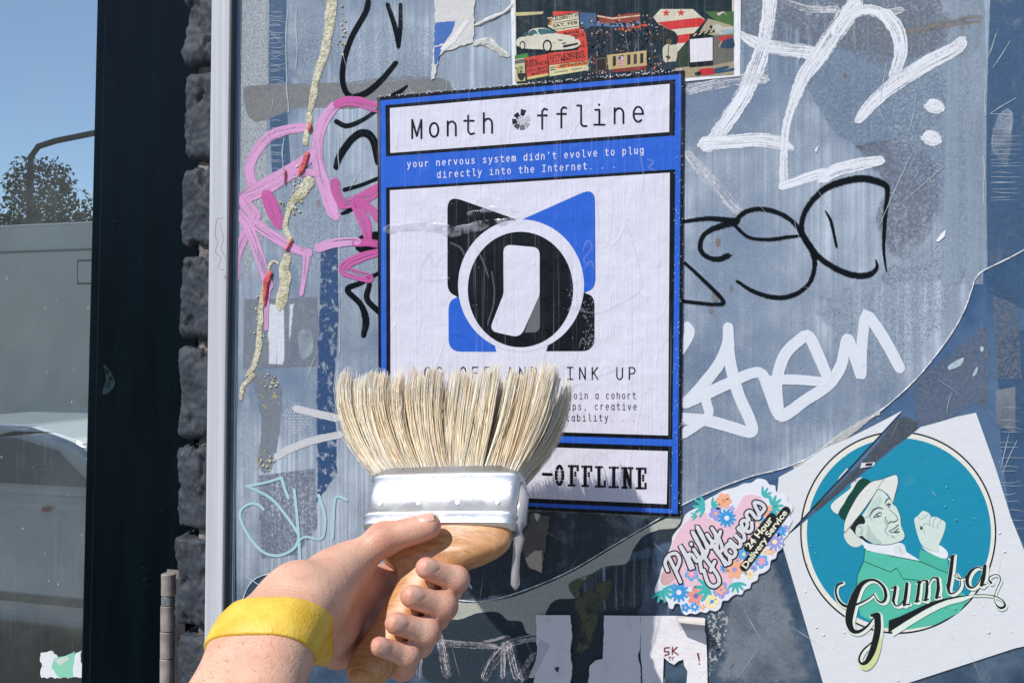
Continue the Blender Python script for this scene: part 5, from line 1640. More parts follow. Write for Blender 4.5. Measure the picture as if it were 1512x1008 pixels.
for pts, w_ in LT:
    wm = max(w_)
    gl_.stroke([(x+1.0, y+1.2) for x, y in pts], [q+3.4 for q in (w_ if len(w_) > 1 else w_*2)], HALO, 0)
    if wm > 4: gl_.stroke([(x+3.0, y+2.6) for x, y in pts], [q+2.0 for q in (w_ if len(w_) > 1 else w_*2)], HALO, 0)
gl_.poly([(x+(2 if i < 8 else 7), y+(1 if i < 8 else 6)) for i, (x, y) in enumerate(SW)], HALO, 0)
gl_.stroke([(x+3, y+2.5) for x, y in Z2((548,700),(540,760),(510,850),(468,905),(430,908),(400,860))], [4,9,9,7,4], (206, 214, 150), 1)
for pts, w_ in LT:
    gl_.stroke(pts, w_ if len(w_) > 1 else w_*2, (18, 24, 26), 3)
gl_.poly(SW, (18, 24, 26), 3)
gl_.build("script_lettering", m_stk, gum)
# scrap left in the tear
tc = Ink(1.2e-3, 8e-5)
tc.poly([(1272, 683), (1292, 682), (1291, 687), (1270, 691)], (214, 216, 220), 0)
tc.poly([(1279, 683.5), (1289, 683.2), (1287, 687), (1277, 687.6)], (26, 28, 30), 1)
set_props(tc.build("label_scrap", m_stk), "tiny white and black label scrap inside the tear of the round teal sticker", "sticker scrap")

# ================================================================== FLORAL STICKER
Z3 = zo(950, 690, .2281)
FHh = 2.0e-3
base = [(75,800),(82,765),(104,715),(118,660),(140,600),(172,530),(186,490),(190,450),(215,412),(248,372),(275,305),(340,262),(400,215),(470,178),(520,150),(600,128),(650,105),(700,100),(740,74),(790,82),(815,112),(850,118),(862,160),(905,165),(930,190),(935,215),(960,235),(968,270),(945,310),(962,345),(940,390),(938,430),(905,470),(898,520),(868,545),(855,585),(825,600),(815,650),(780,678),(745,690),(738,725),(700,745),(688,778),(655,790),(636,820),(600,818),(570,835),(545,858),(512,862),(498,905),(465,928),(430,920),(405,938),(368,930),(340,946),(305,940),(275,952),(250,925),(238,885),(205,880),(190,912),(168,905),(160,870),(140,855),(120,850),(100,828)]
fl_out = Z3(*base)
flo = empty("floral_sticker", tuple(W(1068, 812, FHh)), "scalloped pastel flower sticker reading Philly Flowers, left of the round teal sticker", "sticker")
def inset_poly(P, d):
    P = [np.array(p) for p in P]; n = len(P)
    ar = sum(P[i][0]*P[(i+1) % n][1]-P[(i+1) % n][0]*P[i][1] for i in range(n))
    s_ = 1 if ar > 0 else -1
    out = []
    for i in range(n):
        t_ = P[(i+1) % n]-P[i-1]; t_ = t_/max(1e-6, np.linalg.norm(t_))
        out.append(tuple(P[i]+s_*np.array([-t_[1], t_[0]])*d))
    return out
fi = Ink(FHh, 5e-5)
fi.smooth(fl_out, (226, 227, 234), 0, 2.0)
fi.smooth(Z3((120,700),(170,560),(210,440),(300,330),(400,290),(430,330),(520,350),(600,270),(660,180),(760,190),(800,260),(900,280),(910,330),(860,420),(780,500),(700,600),(660,670),(590,700),(560,760),(440,750),(300,770),(180,770)), (232, 192, 206), 1)
fi.smooth(Z3((110,720),(160,600),(185,540),(230,560),(250,600),(230,680),(150,760)), (206, 168, 170), 2)
PK, BL_, LV, OR, TL_, YL, BLU = (236, 160, 186), (62, 152, 214), (158, 156, 216), (240, 176, 140), (70, 180, 176), (240, 224, 176), (96, 170, 226)
def flower(cx, cy, r, col, cen, n=5, rot=0.0, wid=.62, layer=3):
    for k in range(n):
        a = rot+2*math.pi*k/n
        q = Z3((cx+math.cos(a)*r*.60, cy+math.sin(a)*r*.60))[0]
        fi.ellipse(q[0], q[1], r*.42*.2281, r*.42*wid*.2281, col, layer, 12, a)
    q = Z3((cx, cy))[0]
    fi.ellipse(q[0], q[1], r*.26*.2281, r*.26*.2281, cen, layer+1, 12)
def leaf(cx, cy, L, a0, n=5, col=TL_):
    for k in range(n):
        a = math.radians(a0+(k-(n-1)/2)*32)
        q = Z3((cx+math.cos(a)*L*.55, cy+math.sin(a)*L*.55))[0]
        fi.ellipse(q[0], q[1], L*.5*.2281, L*.13*.2281, col, 3, 12, a)
flower(230, 806, 66, BL_, (226,228,236), 12, 0, .36); flower(540, 326, 62, BL_, (226,228,236), 12, .2, .36)
flower(470, 296, 48, LV, OR, 5, .3, .95); flower(520, 214, 52, OR, (226,150,120), 6, .1, .9); flower(312, 688, 46, BLU, PK, 5, .4, .95); flower(312, 688, 28, PK, YL, 5, .4, .9, 5)
flower(340, 830, 62, (226,150,140), (120,110,170), 6, .3, .7); flower(502, 790, 56, LV, OR, 5, .2, .95); flower(502, 790, 34, OR, LV, 5, .2, .9, 5)
flower(444, 866, 48, YL, BL_, 6, 0, .9); flower(272, 905, 30, BL_, PK, 5, 0, .9); flower(332, 900, 34, BL_, (226,228,236), 9, 0, .45); flower(384, 900, 22, OR, YL, 5)
flower(830, 290, 50, OR, BL_, 5, .3, .95); flower(756, 336, 36, BLU, PK, 5, .2, .95); flower(750, 362, 26, YL, OR, 5); flower(888, 412, 40, BL_, LV, 9, 0, .45); flower(850, 480, 62, LV, YL, 10, .2, .36)
flower(765, 606, 46, BLU, PK, 5, .4, .95); flower(765, 606, 28, PK, OR, 5, .4, .9, 5); flower(650, 560, 42, BLU, YL, 6, .3, .9); flower(590, 660, 62, OR, LV, 6, .1, .85); flower(528, 648, 34, BL_, LV, 9, 0, .45)
flower(714, 650, 26, LV, BL_, 8, 0, .5); flower(690, 690, 34, YL, OR, 6); flower(790, 545, 28, YL, OR, 5); flower(826, 545, 26, OR, YL, 5); flower(608, 600, 26, OR, BL_, 5); flower(572, 265, 22, LV, PK, 5); flower(920, 390, 22, LV, BLU, 7, 0, .5)
leaf(400, 250, 80, 180); leaf(440, 250, 60, -30, 4); leaf(770, 185, 64, -40, 4); leaf(830, 250, 76, -20, 6); leaf(120, 790, 84, 60, 6); leaf(430, 780, 100, 170, 6); leaf(600, 740, 70, 80, 5); leaf(350, 310, 46, 170, 3); leaf(655, 672, 26, 60, 2, BL_)
fi.build("sticker_print", m_stk, flo)
fe = Ink(FHh-6e-4, 5e-5)
fe.smooth(inset_poly(fl_out, -.8), (206, 206, 208), 0, 2.0)
fe.build("sticker_backing", m_stk, flo)
# script lettering, drawn in a slanted frame: x along the baseline
def frame(o, d, s_):
    d = np.array(d, dtype=float); d /= np.linalg.norm(d); nrm = np.array([d[1], -d[0]])
    return lambda pts: [tuple(np.array(o)+d*x*s_+nrm*y*s_) for x, y in pts]
SCRIPT = {
 'P': ([[(.12,0),(.30,.5),(.46,1.0)],[(.05,.72),(.2,1.02),(.55,1.1),(.82,.92),(.72,.62),(.34,.46)]], .82),
 'h': ([[(.02,.06),(.2,.5),(.36,1.02),(.22,.3),(.12,0)],[(.2,.3),(.38,.5),(.46,.36),(.42,.06),(.6,.06)]], .58),
 'i': ([[(.1,.48),(.04,.12),(.14,.0),(.3,.12)],[(.17,.70),(.18,.72)]], .28),
 'l': ([[(.0,.1),(.2,.6),(.3,1.02),(.16,.6),(.08,.1),(.18,.0),(.32,.12)]], .30),
 'y': ([[(.08,.48),(.04,.16),(.16,.04),(.34,.2),(.42,.5)],[(.42,.5),(.32,-.05),(.12,-.42),(-.06,-.32),(.12,-.1),(.6,.14)]], .58),
 'F': ([[(.5,.98),(.3,.2),(.1,-.08),(-.14,.02),(-.16,.3),(.1,.72)],[(.02,.78),(.3,1.05),(.6,1.0),(.92,1.12)],[(.26,.48),(.62,.54)]], .78),
 'o': ([[(.26,.48),(.06,.36),(.08,.04),(.3,.02),(.38,.3),(.26,.48),(.5,.42)]], .46),
 'w': ([[(.06,.48),(.04,.1),(.16,.02),(.3,.16),(.34,.46),(.32,.1),(.44,.02),(.58,.2),(.6,.48),(.7,.42)]], .66),
 'e': ([[(.06,.2),(.3,.26),(.34,.44),(.2,.5),(.06,.3),(.1,.04),(.26,.0),(.44,.14)]], .42),
 'r': ([[(.04,.3),(.14,.52),(.32,.44),(.26,.1),(.36,.0),(.46,.12)]], .44),
 's': ([[(.02,.1),(.22,.5),(.36,.22),(.3,.02),(.06,.04)]], .44),
}
def script(ink, word, o, end, height, w_, cols_, layer):
    d = (end[0]-o[0], end[1]-o[1]); L = math.hypot(*d)
    tot = sum(SCRIPT[c][1] for c in word)
    sx_ = L/tot
    f = frame(o, d, 1.0)
    x = 0
    items = []
    for c in word:
        st, adv = SCRIPT[c]
        for s_ in st:
            items.append(f([((x+px)*sx_+py*height*.10, py*height) for px, py in s_]))
        x += adv
    for it in items: ink.stroke(it, w_+4.0, cols_[0], layer, step=1.5)
    for it in items: ink.stroke(it, w_, cols_[1], layer+2, step=1.5)
fl_l = Ink(FHh+4.2e-4, 5e-5)
KB, KW = (26, 26, 32), (214, 214, 220)
script(fl_l, "Philly", Z3((228,752))[0], Z3((512,430))[0], 35, 5.0, (KB, KW), 0)
script(fl_l, "Flowers", Z3((470,750))[0], Z3((800,246))[0], 36, 5.2, (KB, KW), 0)
def boxed(s_, p0, p1, hgt, layer):
    n = len(s_)
    for k, col in ((.16, KB), (.035, (236, 232, 206))):
        fl_l.text(s_, *p0, *p1, hgt, col, layer+(0 if k > .1 else 2), k)
a0, a1 = Z3((690, 530))[0], Z3((842, 336))[0]
b0, b1 = Z3((665, 655))[0], Z3((934, 292))[0]
fl_l.stroke([((a0[0]-2.6), (a0[1]-3.2)), ((a1[0]-2.6), (a1[1]-3.2))], 13.5, KB, 4)
fl_l.stroke([((b0[0]-2.6), (b0[1]-3.0)), ((b1[0]-2.6), (b1[1]-3.0))], 13.0, KB, 4)
fl_l.text("24 Hour", *a0, *a1, 9.5, (236, 232, 206), 6, .03)
fl_l.text("Delivery Service", *b0, *b1, 9.0, (236, 232, 206), 6, .025)
fl_l.build("sticker_lettering", m_stk, flo)

# ================================================================== PAPER SCRAPS
m_paper = NT("torn_paper")
t = m_paper
at = t.attr("ink")
n = t.noise(t.coord(1,1,1), 60, 5, .65); n2 = t.noise(t.coord(1,1,1), 420, 4, .7)
c = t.mix(t.rng(n, .5, .85, 0, .35), at.outputs['Color'], rgba((170, 164, 168)))
sp = t.voro(t.coord(1,1,1), 260)
c = t.mix(t.math('MULTIPLY', t.rng(sp.outputs['Distance'], .08, .16, 1, 0), t.rng(t.noise(t.coord(1,1,1,(3,3,3)), 50, 2, .5), .58, .64)), c, rgba((96, 84, 84)))
t.link(c, t.b.inputs['Base Color']); t.b.inputs['Roughness'].default_value = .8
t.link(t.bump(t.math('ADD', n, t.math('MULTIPLY', n2, .4)), .0016, .7), t.b.inputs['Normal'])
p1 = Ink(2.2e-3, 8e-5)
p1.poly(ragged([(791, 907.5), (842, 907.5), (845, 936), (842, 960), (845, 985), (840, 1030), (786, 1030), (793, 960)], .7, 5, 3, keep=(0,)), (234, 228, 232), 0)
p1.poly([(796, 942), (813, 952), (806, 964), (788, 1000), (780, 1000), (794, 968)], (206, 204, 206), 1)
p1.poly(ragged([(819, 985), (826, 984), (824, 992), (820, 989)], .6, 2, 4), (40, 28, 30), 1)
set_props(p1.build("paper_scrap", m_paper.m), "narrow white paper scrap with torn sides, left of the larger scrap at the bottom", "paper scrap")
scr = empty("paper_scrap", tuple(W(965, 960, 2.2e-3)), "larger white paper scrap marked SK in red with a curled corner and torn hole", "paper scrap")
p2 = Ink(2.3e-3, 8e-5)
hole = [(980.5, 1030), (980, 971), (988, 978), (994, 982), (1002, 974), (1008, 973), (1010, 984), (1013, 990), (1012, 1030)]
outl = [(892, 908), (930, 908.5), (998, 908.5), (1003, 921), (1006, 934)] + [(1040, 912), (1042.5, 936), (1044, 970), (1045, 1030)]
left_piece = ragged([(892, 908), (946, 908.5), (945, 958), (942, 966), (943, 975), (946, 985), (947, 1030), (866, 1030), (871, 982), (880, 974), (890, 972), (891, 950)], .6, 5, 8, keep=(0,))
mid_piece = [(946, 908.5), (998, 908.5), (1000, 916), (1004, 930), (1040, 930), (1042.5, 936), (1044, 970), (1045, 1030)] + [(1012, 1030), (1015, 990), (1010, 982), (1009, 973), (1002, 975), (995, 981), (988, 977), (980, 970), (979, 1000), (980.5, 1030), (949, 1030), (948, 985), (946, 970), (946, 958)]
p2.poly(left_piece, (232, 226, 230), 0)
p2.poly(mid_piece, (232, 227, 230), 0)
p2.poly([(998, 908.5), (1040, 911.5), (1041, 930), (1004, 930)], (206, 202, 206), 0)
p2.build("paper", m_paper.m, scr)
rk = Ink(2.75e-3, 6e-5)
RED = (132, 28, 44)
q = zo(860, 870, .172)
rk.stroke(q((745,495),(705,500),(702,530),(740,530),(742,550),(705,565)), 1.7, RED, 0, smooth=False)
rk.stroke(q((772,492),(770,552)), 1.7, RED, 0); rk.stroke(q((812,492),(776,525),(818,556)), 1.7, RED, 0, smooth=False)
rk.stroke(q((738,580),(760,575)), .9, RED, 0); rk.stroke(q((745,580),(752,608)), .9, RED, 0); rk.stroke(q((785,575),(768,590),(780,605)), .9, RED, 0)
rk.stroke(q((990,548),(998,580),(1000,610)), [2.6, 2.2, 1.4], RED, 0); rk.ellipse(*q((1003,636))[0], 1.2, 1.0, RED, 0, 10)
rk.build("red_writing", m_paper.m, scr)
# curled corner: a rolled flap standing off the sheet
CVv, CFf = [], []
for i in range(15):
    for j in range(9):
        u, v_ = i/14, j/8
        px = 1000+(1041-1000)*u
        a = v_*2.5
        r_ = 6.0+u*4.5
        py = 911.5+.5*u+math.sin(a)*r_*.6+v_*7*(.7+.3*u)
        hh_ = 2.6e-3+(1-math.cos(a))*r_*.0011
        CVv.append(W(px+math.sin(v_*3)*1.5*(1-u), py, hh_))
for i in range(14):
    for j in range(8):
        b = i*9+j
        CFf.append((b, b+1, b+10, b+9))
mobj("curled_corner", CVv, CFf, m_paper.m, scr, smooth=True, cols=[lin((204, 198, 190))]*len(CFf))
# torn label below the poster, partly behind the brush
tl = Ink(1.6e-3, 8e-5)
tl.poly(ragged([(786, 756), (812, 762), (806, 800), (800, 846), (780, 838), (768, 800), (778, 780)], 1.2, 5, 5), (96, 92, 86), 0)
tl.poly(ragged([(775, 824), (790, 812), (801, 812), (800, 845), (783, 838)], 1.4, 4, 6), (190, 178, 160), 1)
tl.poly(ragged([(788, 757), (798, 760), (793, 770)], .8, 3, 7), (200, 192, 180), 1)
set_props(tl.build("torn_label", m_paper.m), "grey brown torn label stuck below the blue poster, pale scrap at its foot", "label")
# torn blue and white sticker, upper middle
tb = Ink(1.2e-3, 9e-5)
tb.poly(ragged([(641, -20), (702, -20), (700, 18), (699, 62), (655, 77), (648, 84), (642, 116), (636, 118), (640, 70), (642, 30)], 1.2, 5, 9), (206, 204, 202), 0)
tb.poly(ragged([(643, 34), (672, 31), (668, 46), (656, 64), (640, 68)], .7, 4, 10), (60, 106, 176), 1)
tb.poly(ragged([(641, 70), (653, 68), (645, 96), (641, 95)], .6, 4, 12), (62, 104, 170), 1)
tb.poly([(688, 28), (694, 30), (672, 62), (654, 76), (650, 72), (676, 44)], (226, 224, 222), 2)
set_props(tb.build("torn_sticker", m_paper.m), "crumpled torn sticker with a blue corner, left of the collage poster", "sticker")
for pts, w_ in (([(700, 38), (722, 28), (745, 18), (760, 4)], [5, 6, 5]), ([(698, 66), (718, 62), (735, 72), (752, 84)], [8, 14, 11, 8])):
    relief("paper_fibre", pts, w_, 0.7e-3, .0010, simple("fibre_white", (204, 202, 198), .85, nscale=150, var=.25, bumpd=.002, bscale=300), win, lump=.6)
# small white chips
for k, (pts, lab) in enumerate((([(1382, 356), (1389, 345), (1397, 339), (1395, 349), (1386, 357)], "small white paper chip above the bend of the film edge"), ([(1202.5, 222), (1206, 217), (1209, 216), (1205.5, 225)], "tiny pale chip between the white strokes at upper right"))):
    c_ = Ink(1.1e-3, 8e-5); c_.poly(pts, (230, 230, 232), 0)
    set_props(c_.build("paper_chip", m_paper.m), lab, "paper chip")

# ================================================================== THE BRUSH
BX = Vector((1, 0, 0)); BB = Vector((0, .61, .79)).normalized(); BN = Vector((0, -.79, .61)).normalized()
roll = math.radians(4)
BXr = (BX*math.cos(roll)+BB*math.sin(roll)).normalized(); BBr = (BB*math.cos(roll)-BX*math.sin(roll)).normalized()
# foot of the metal band, found from the wall contact of the bristles
FER_O = CP(650, 786, .700)
def Q(x, n, s): return FER_O+BXr*x+BN*n+BBr*s
FER_L = .047
FW, FT = .0575, .0145
brush = empty("paste_brush", tuple(Q(0, 0, 0)), "wide paste brush with cream bristles, bright metal band and wooden handle, held against the poster", "brush")
m_metal = NT("bright_tin")
t = m_metal
t.b.inputs['Metallic'].default_value = 1.0
n = t.noise(t.coord(40, 1, 40), 1, 4, .6); n2 = t.noise(t.coord(1,1,1), 190, 4, .65)
t.link(t.mix(t.rng(n2, .5, .8, 0, .6), rgba((226, 226, 226)), rgba((216, 206, 190))), t.b.inputs['Base Color'])
t.link(t.rng(n, .3, .7, .36, .50), t.b.inputs['Roughness'])
t.link(t.bump(t.math('ADD', n, t.math('MULTIPLY', n2, .3)), .0012, .5), t.b.inputs['Normal'])
def loft(sections, n=36, pw=5.0, cap=True, lean=0.0):
    """sections: (s, half width, half thickness, n offset)"""
    V, F = [], []
    for (s, hw, ht, no) in sections:
        for k in range(n):
            a = 2*math.pi*k/n
            c, s_ = math.cos(a), math.sin(a)
            V.append(Q(math.copysign(abs(c)**(2/pw), c)*hw+lean*min(0.0, s+.016), no+math.copysign(abs(s_)**(2/pw), s_)*ht, s))
    m = len(sections)
    for i in range(m-1):
        for k in range(n):
            F.append((i*n+k, i*n+(k+1) % n, (i+1)*n+(k+1) % n, (i+1)*n+k))
    if cap:
        F.append(tuple(range(n-1, -1, -1))); F.append(tuple((m-1)*n+k for k in range(n)))
    return V, F
secs = [(0, FW-.0006, FT-.0006, 0), (.0012, FW, FT, 0), (.006, FW, FT, 0), (.007, FW+.0012, FT+.0012, 0), (.0095, FW+.0012, FT+.0012, 0), (.0105, FW, FT, 0), (FER_L-.010, FW, FT, 0), (FER_L-.009, FW+.0012, FT+.0012, 0), (FER_L-.0065, FW+.0012, FT+.0012, 0), (FER_L-.0055, FW, FT, 0), (FER_L, FW-.0004, FT-.0004, 0)]
mobj("metal_band", *loft(secs, 56, 7.0), m_metal.m, brush, smooth=True)
# nails of the band
for x in (-.045, -.015, .015, .045):
    mobj("nail", *tube([Q(x, FT-.0004, .0165), Q(x, FT+.0006, .0165)], .0016, 12), m_metal.m, brush)
m_wood = NT("brush_wood")
t = m_wood
n = t.noise(t.coord(60, 400, 60), 1, 4, .6, 1.0); n2 = t.noise(t.coord(1,1,1), 40, 4, .6)
c = t.mix(t.rng(n, .3, .7), rgba((178, 122, 74)), rgba((212, 158, 104)))
c = t.mix(t.rng(n2, .55, .8, 0, .5), c, rgba((222, 206, 182)))
t.link(c, t.b.inputs['Base Color']); t.b.inputs['Roughness'].default_value = .4; t.b.inputs['Coat Weight'].default_value = .35
t.link(t.bump(n, .0006, .4), t.b.inputs['Normal'])
hsec = [(.004, FW-.003, FT-.002, 0), (-.002, FW-.003, FT-.002, 0), (-.011, FW-.005, FT-.002, 0), (-.020, FW-.016, FT-.001, 0), (-.028, .026, .0112, 0), (-.036, .0175, .0105, 0), (-.050, .0145, .0102, 0), (-.075, .0155, .0108, 0), (-.092, .0165, .0110, 0), (-.104, .0150, .0100, 0), (-.110, .0085, .006, 0)]
def cr_sections(secs, m=5):
    C = catmull([(s*1000, a*1000, b*1000, c*1000) for s, a, b, c in secs], 3.0)
    return [tuple(x/1000 for x in c) for c in C]
mobj("handle", *loft(cr_sections(hsec), 36, 2.8, True, .38), m_wood.m, brush, smooth=True)
# bristles: thousands of fine tapered hairs, splayed where they press on the wall
m_hair = NT("cream_bristle")
t = m_hair
at = t.attr("tip").outputs['Fac']; rn = t.attr("tone").outputs['Fac']
c = t.mix(rn, rgba((234, 206, 160)), rgba((252, 243, 222)))
wet = t.noise(t.coord(130,130,9), 1, 3, .6)
c = t.mix(t.math('MULTIPLY', t.rng(at, .45, 1.0, .1, 1), t.rng(wet, .42, .62, 0, .85)), c, rgba((238, 236, 232)))
c = t.mix(t.rng(at, .0, .16, .55, 0), c, rgba((240, 236, 228)))  # roots whitened in the colour to stand for highlights there
t.link(c, t.b.inputs['Base Color'])
t.b.inputs['Roughness'].default_value = .34
t.b.inputs['Specular IOR Level'].default_value = .5
t.b.inputs['Subsurface Weight'].default_value = .4
t.b.inputs['Subsurface Radius'].default_value = (.003, .002, .001)
rb = random.Random(77)
HV, HF, HT, HTone = [], [], [], []
HLEN = .085
clump = [(rb.uniform(-1, 1), rb.uniform(-1, 1), rb.gauss(0, .010), rb.gauss(0, .006), rb.gauss(0, .006)) for _ in range(150)]
for k in range(8200):
    u = rb.uniform(-1, 1); w = rb.uniform(-1, 1)
    best = min(clump, key=lambda c_: (c_[0]-u)**2*6+(c_[1]-w)**2*.6)
    L = HLEN+best[4]*.5+rb.gauss(0, .0026)
    if rb.random() < .04: L -= rb.uniform(.01, .03)
    x0 = u*(FW-.002); n0 = w*(FT-.0015)
    pull = .55
    fan = (abs(u)**1.5)*math.copysign(1, u)
    dx = u*.037-.011+(best[0]*(FW)-x0)*.12*pull+best[2]*.35+rb.gauss(0, .0012)
    dn = w*.013+best[3]*.6+rb.gauss(0, .0012)
    tone = min(1, max(0, .55+rb.gauss(0, .25)+best[2]*14))
    segs = 6
    wd = rb.uniform(.00020, .00036)
    b = len(HV)
    for i in range(segs+1):
        q_ = i/segs
        e = math.sin(q_*1.5708)**.9
        x = x0+dx*e; nn = n0+dn*e; s = FER_L-.004+L*q_
        p = Q(x, nn, s)
        # press against the wall: bend upward along it
        lim = -.0062-abs(rb.gauss(0, .0006))
        if p.y > lim:
            ov = p.y-lim; p.y = lim-.3*abs(rb.gauss(0, .001)); p.z += ov*.35
        wq = wd*(1-.55*q_**3)
        for j in range(3):
            an = 2.094*j+k
            HV.append(p+BXr*math.cos(an)*wq+BN*math.sin(an)*wq)
            HT.append(q_); HTone.append(tone)
    for i in range(segs):
        for j in range(3):
            HF.append((b+i*3+j, b+i*3+(j+1) % 3, b+(i+1)*3+(j+1) % 3, b+(i+1)*3+j))
mobj("bristles", HV, HF, m_hair.m, brush, smooth=True, attrs={"tip": HT, "tone": HTone})
# paste clinging to the band's right corner, hanging in a long drip
m_drip = NT("wet_paste")
t = m_drip
t.b.inputs['Base Color'].default_value = rgba((214, 210, 212)); t.b.inputs['Roughness'].default_value = .16
t.b.inputs['Transmission Weight'].default_value = .45; t.b.inputs['Subsurface Weight'].default_value = .4
t.b.inputs['Subsurface Radius'].default_value = (.008, .007, .006); t.b.inputs['Coat Weight'].default_value = .5
dp = [Q(FW-.002, .004, .040), Q(FW+.002, .003, .025), Q(FW+.002, .002, .006)]
e0 = dp[-1]
dp += [e0+Vector((-.0005, -.001, -.010)), e0+Vector((-.002, -.001, -.022)), e0+Vector((-.003, -.001, -.034)), e0+Vector((-.003, -.001, -.043)), e0+Vector((-.003, -.001, -.047))]
mobj("paste_drip", *tube(dp, [.0020, .0046, .0052, .0042, .0027, .0029, .0034, .0012], 16), m_drip.m, brush, smooth=True)

# ================================================================== THE ARM AND HAND
def surface_nets(S, origin, h):
    nx, ny, nz = S.shape
    ins = S < 0
    def sl(dx, dy, dz): return np.s_[dx:nx-1+dx, dy:ny-1+dy, dz:nz-1+dz]
    acc = np.zeros((nx-1, ny-1, nz-1, 3), dtype=np.float64); cnt = np.zeros((nx-1, ny-1, nz-1))
    corners = [(i, j, k) for i in (0, 1) for j in (0, 1) for k in (0, 1)]
    for a in corners:
        for ax in range(3):
            if a[ax]: continue
            b = list(a); b[ax] = 1
            A, B = S[sl(*a)], S[sl(*b)]
            m = (A < 0) != (B < 0)
            tt_ = np.where(m, A/np.where(m, A-B, 1), 0)
            for c in range(3):
                acc[..., c] += np.where(m, a[c]+(tt_ if c == ax else 0), 0)
            cnt += m
    act = cnt > 0
    idx = -np.ones(act.shape, dtype=np.int64)
    idx[act] = np.arange(act.sum())
    cells = np.argwhere(act)
    V = (cells+acc[act]/cnt[act][:, None])*h+np.array(origin)
    F = []
    for ax in range(3):
        o1, o2 = [(1, 2), (2, 0), (0, 1)][ax]
        s0 = [slice(1, -1)]*3; s0[ax] = slice(0, -1)
        s1 = list(s0); s1[ax] = slice(1, None)
        A = ins[tuple(s0)]; B = ins[tuple(s1)]
        pos = np.argwhere(A != B)
        for p in pos:
            q = p.copy()
            for c in range(3):
                if c != ax: q[c] += 1
            flip = ins[tuple(q)]
            quad = []
            for d1, d2 in ((-1, -1), (0, -1), (0, 0), (-1, 0)):
                r = q.copy(); r[o1] += d1; r[o2] += d2
                if min(r) < 0 or r[0] >= nx-1 or r[1] >= ny-1 or r[2] >= nz-1: quad = None; break
                v = idx[tuple(r)]
                if v < 0: quad = None; break
                quad.append(int(v))
            if quad: F.append(tuple(quad if flip else quad[::-1]))
    return V, F

def smin(a, b, k):
    hh_ = np.clip(.5+.5*(b-a)/k, 0, 1)
    return b*(1-hh_)+a*hh_-k*hh_*(1-hh_)

# joints in the brush's frame (x along the band, n towards the viewer, s up the brush)
def QV(t_): return np.array(Q(*t_))
S_ = [-.034, -.0535, -.0720, -.0885]
fr_ = [.0098, .0102, .0096, .0084]
HX = -.004
fingers = []
for i in range(4):
    HX = -.004+.38*(S_[i]+.016)
    s = S_[i]; r = fr_[i]; k = [1.0, 1.05, 1.0, .85][i]
    mcp = (HX-.031, -.014+.003*i, s+.002)
    pip = (HX+.015*k, -.0225, s-.001+[.0015, .001, 0, -.001][i])
    dip = (HX+.0285*k, -.000, s-.002)
    tip = (HX+.0135*k, .0205, s-.004+[.001, 0, -.0005, 0][i])
    fingers.append((mcp, pip, dip, tip, r))
HX = -.019
thumb = [(HX-.038, .048, -.070), (HX-.030, .032, -.040), (HX-.010, .030, -.020), (HX+.020, .0265, -.0085)]
wrist = (HX-.052, .072, -.088)
wv_ = Vector(Q(*wrist))
# forearm: down and back toward the viewer's left shoulder
elbow = CP(90, 1760, .40)
shoulder = CAM+RGT*(-.32)+UP*(-.30)+FWD*(-.06)
caps = []  # groups of (a, b, ra, rb)
palm = []
wr2 = QV((HX-.046, .060, -.066)); wr1 = QV((HX-.050, .066, -.100))
wpts = [wr2, (wr2*2+wr1)/3, (wr2+wr1*2)/3, wr1]
for i in range(4):
    m = QV(fingers[i][0])
    palm.append((wpts[i]*.86+QV(wrist)*.14, m, .0135, .0118))
palm.append((QV((HX-.040, .040, -.050)), QV((HX-.034, .010, -.045)), .0150, .0125))
palm.append((QV((HX-.044, .046, -.085)), QV((HX-.036, .016, -.078)), .0165, .0130))
# heel of the hand and thumb mount
palm.append((QV((HX-.046, .058, -.075)), QV(thumb[0]), .019, .0160))
palm.append((QV(thumb[0]), QV(thumb[1]), .0165, .0128))
arm = []
W0 = np.array(wv_); E0 = np.array(elbow); S0 = np.array(shoulder)
axis = (E0-W0)/np.linalg.norm(E0-W0)
side_ = np.cross(axis, np.array(BN)); side_ /= np.linalg.norm(side_)
for sg in (-1, 1):
    arm.append((QV((HX-.047, .060, -.080))+side_*sg*.011, W0+axis*.025+side_*sg*.011, .0185, .0190))
    arm.append((W0+axis*.025+side_*sg*.011, W0+axis*.11+side_*sg*.014, .0190, .0285))
    arm.append((W0+axis*.11+side_*sg*.014, E0, .0285, .036))
arm2 = [(E0, S0, .039, .052)]
def rcone(P, a, b, ra, rb):
    ba = b-a; l2 = ba@ba
    t_ = np.clip(((P-a)@ba)/l2, 0, 1)
    return np.linalg.norm(P-a-t_[..., None]*ba, axis=-1)-(ra+(rb-ra)*t_)
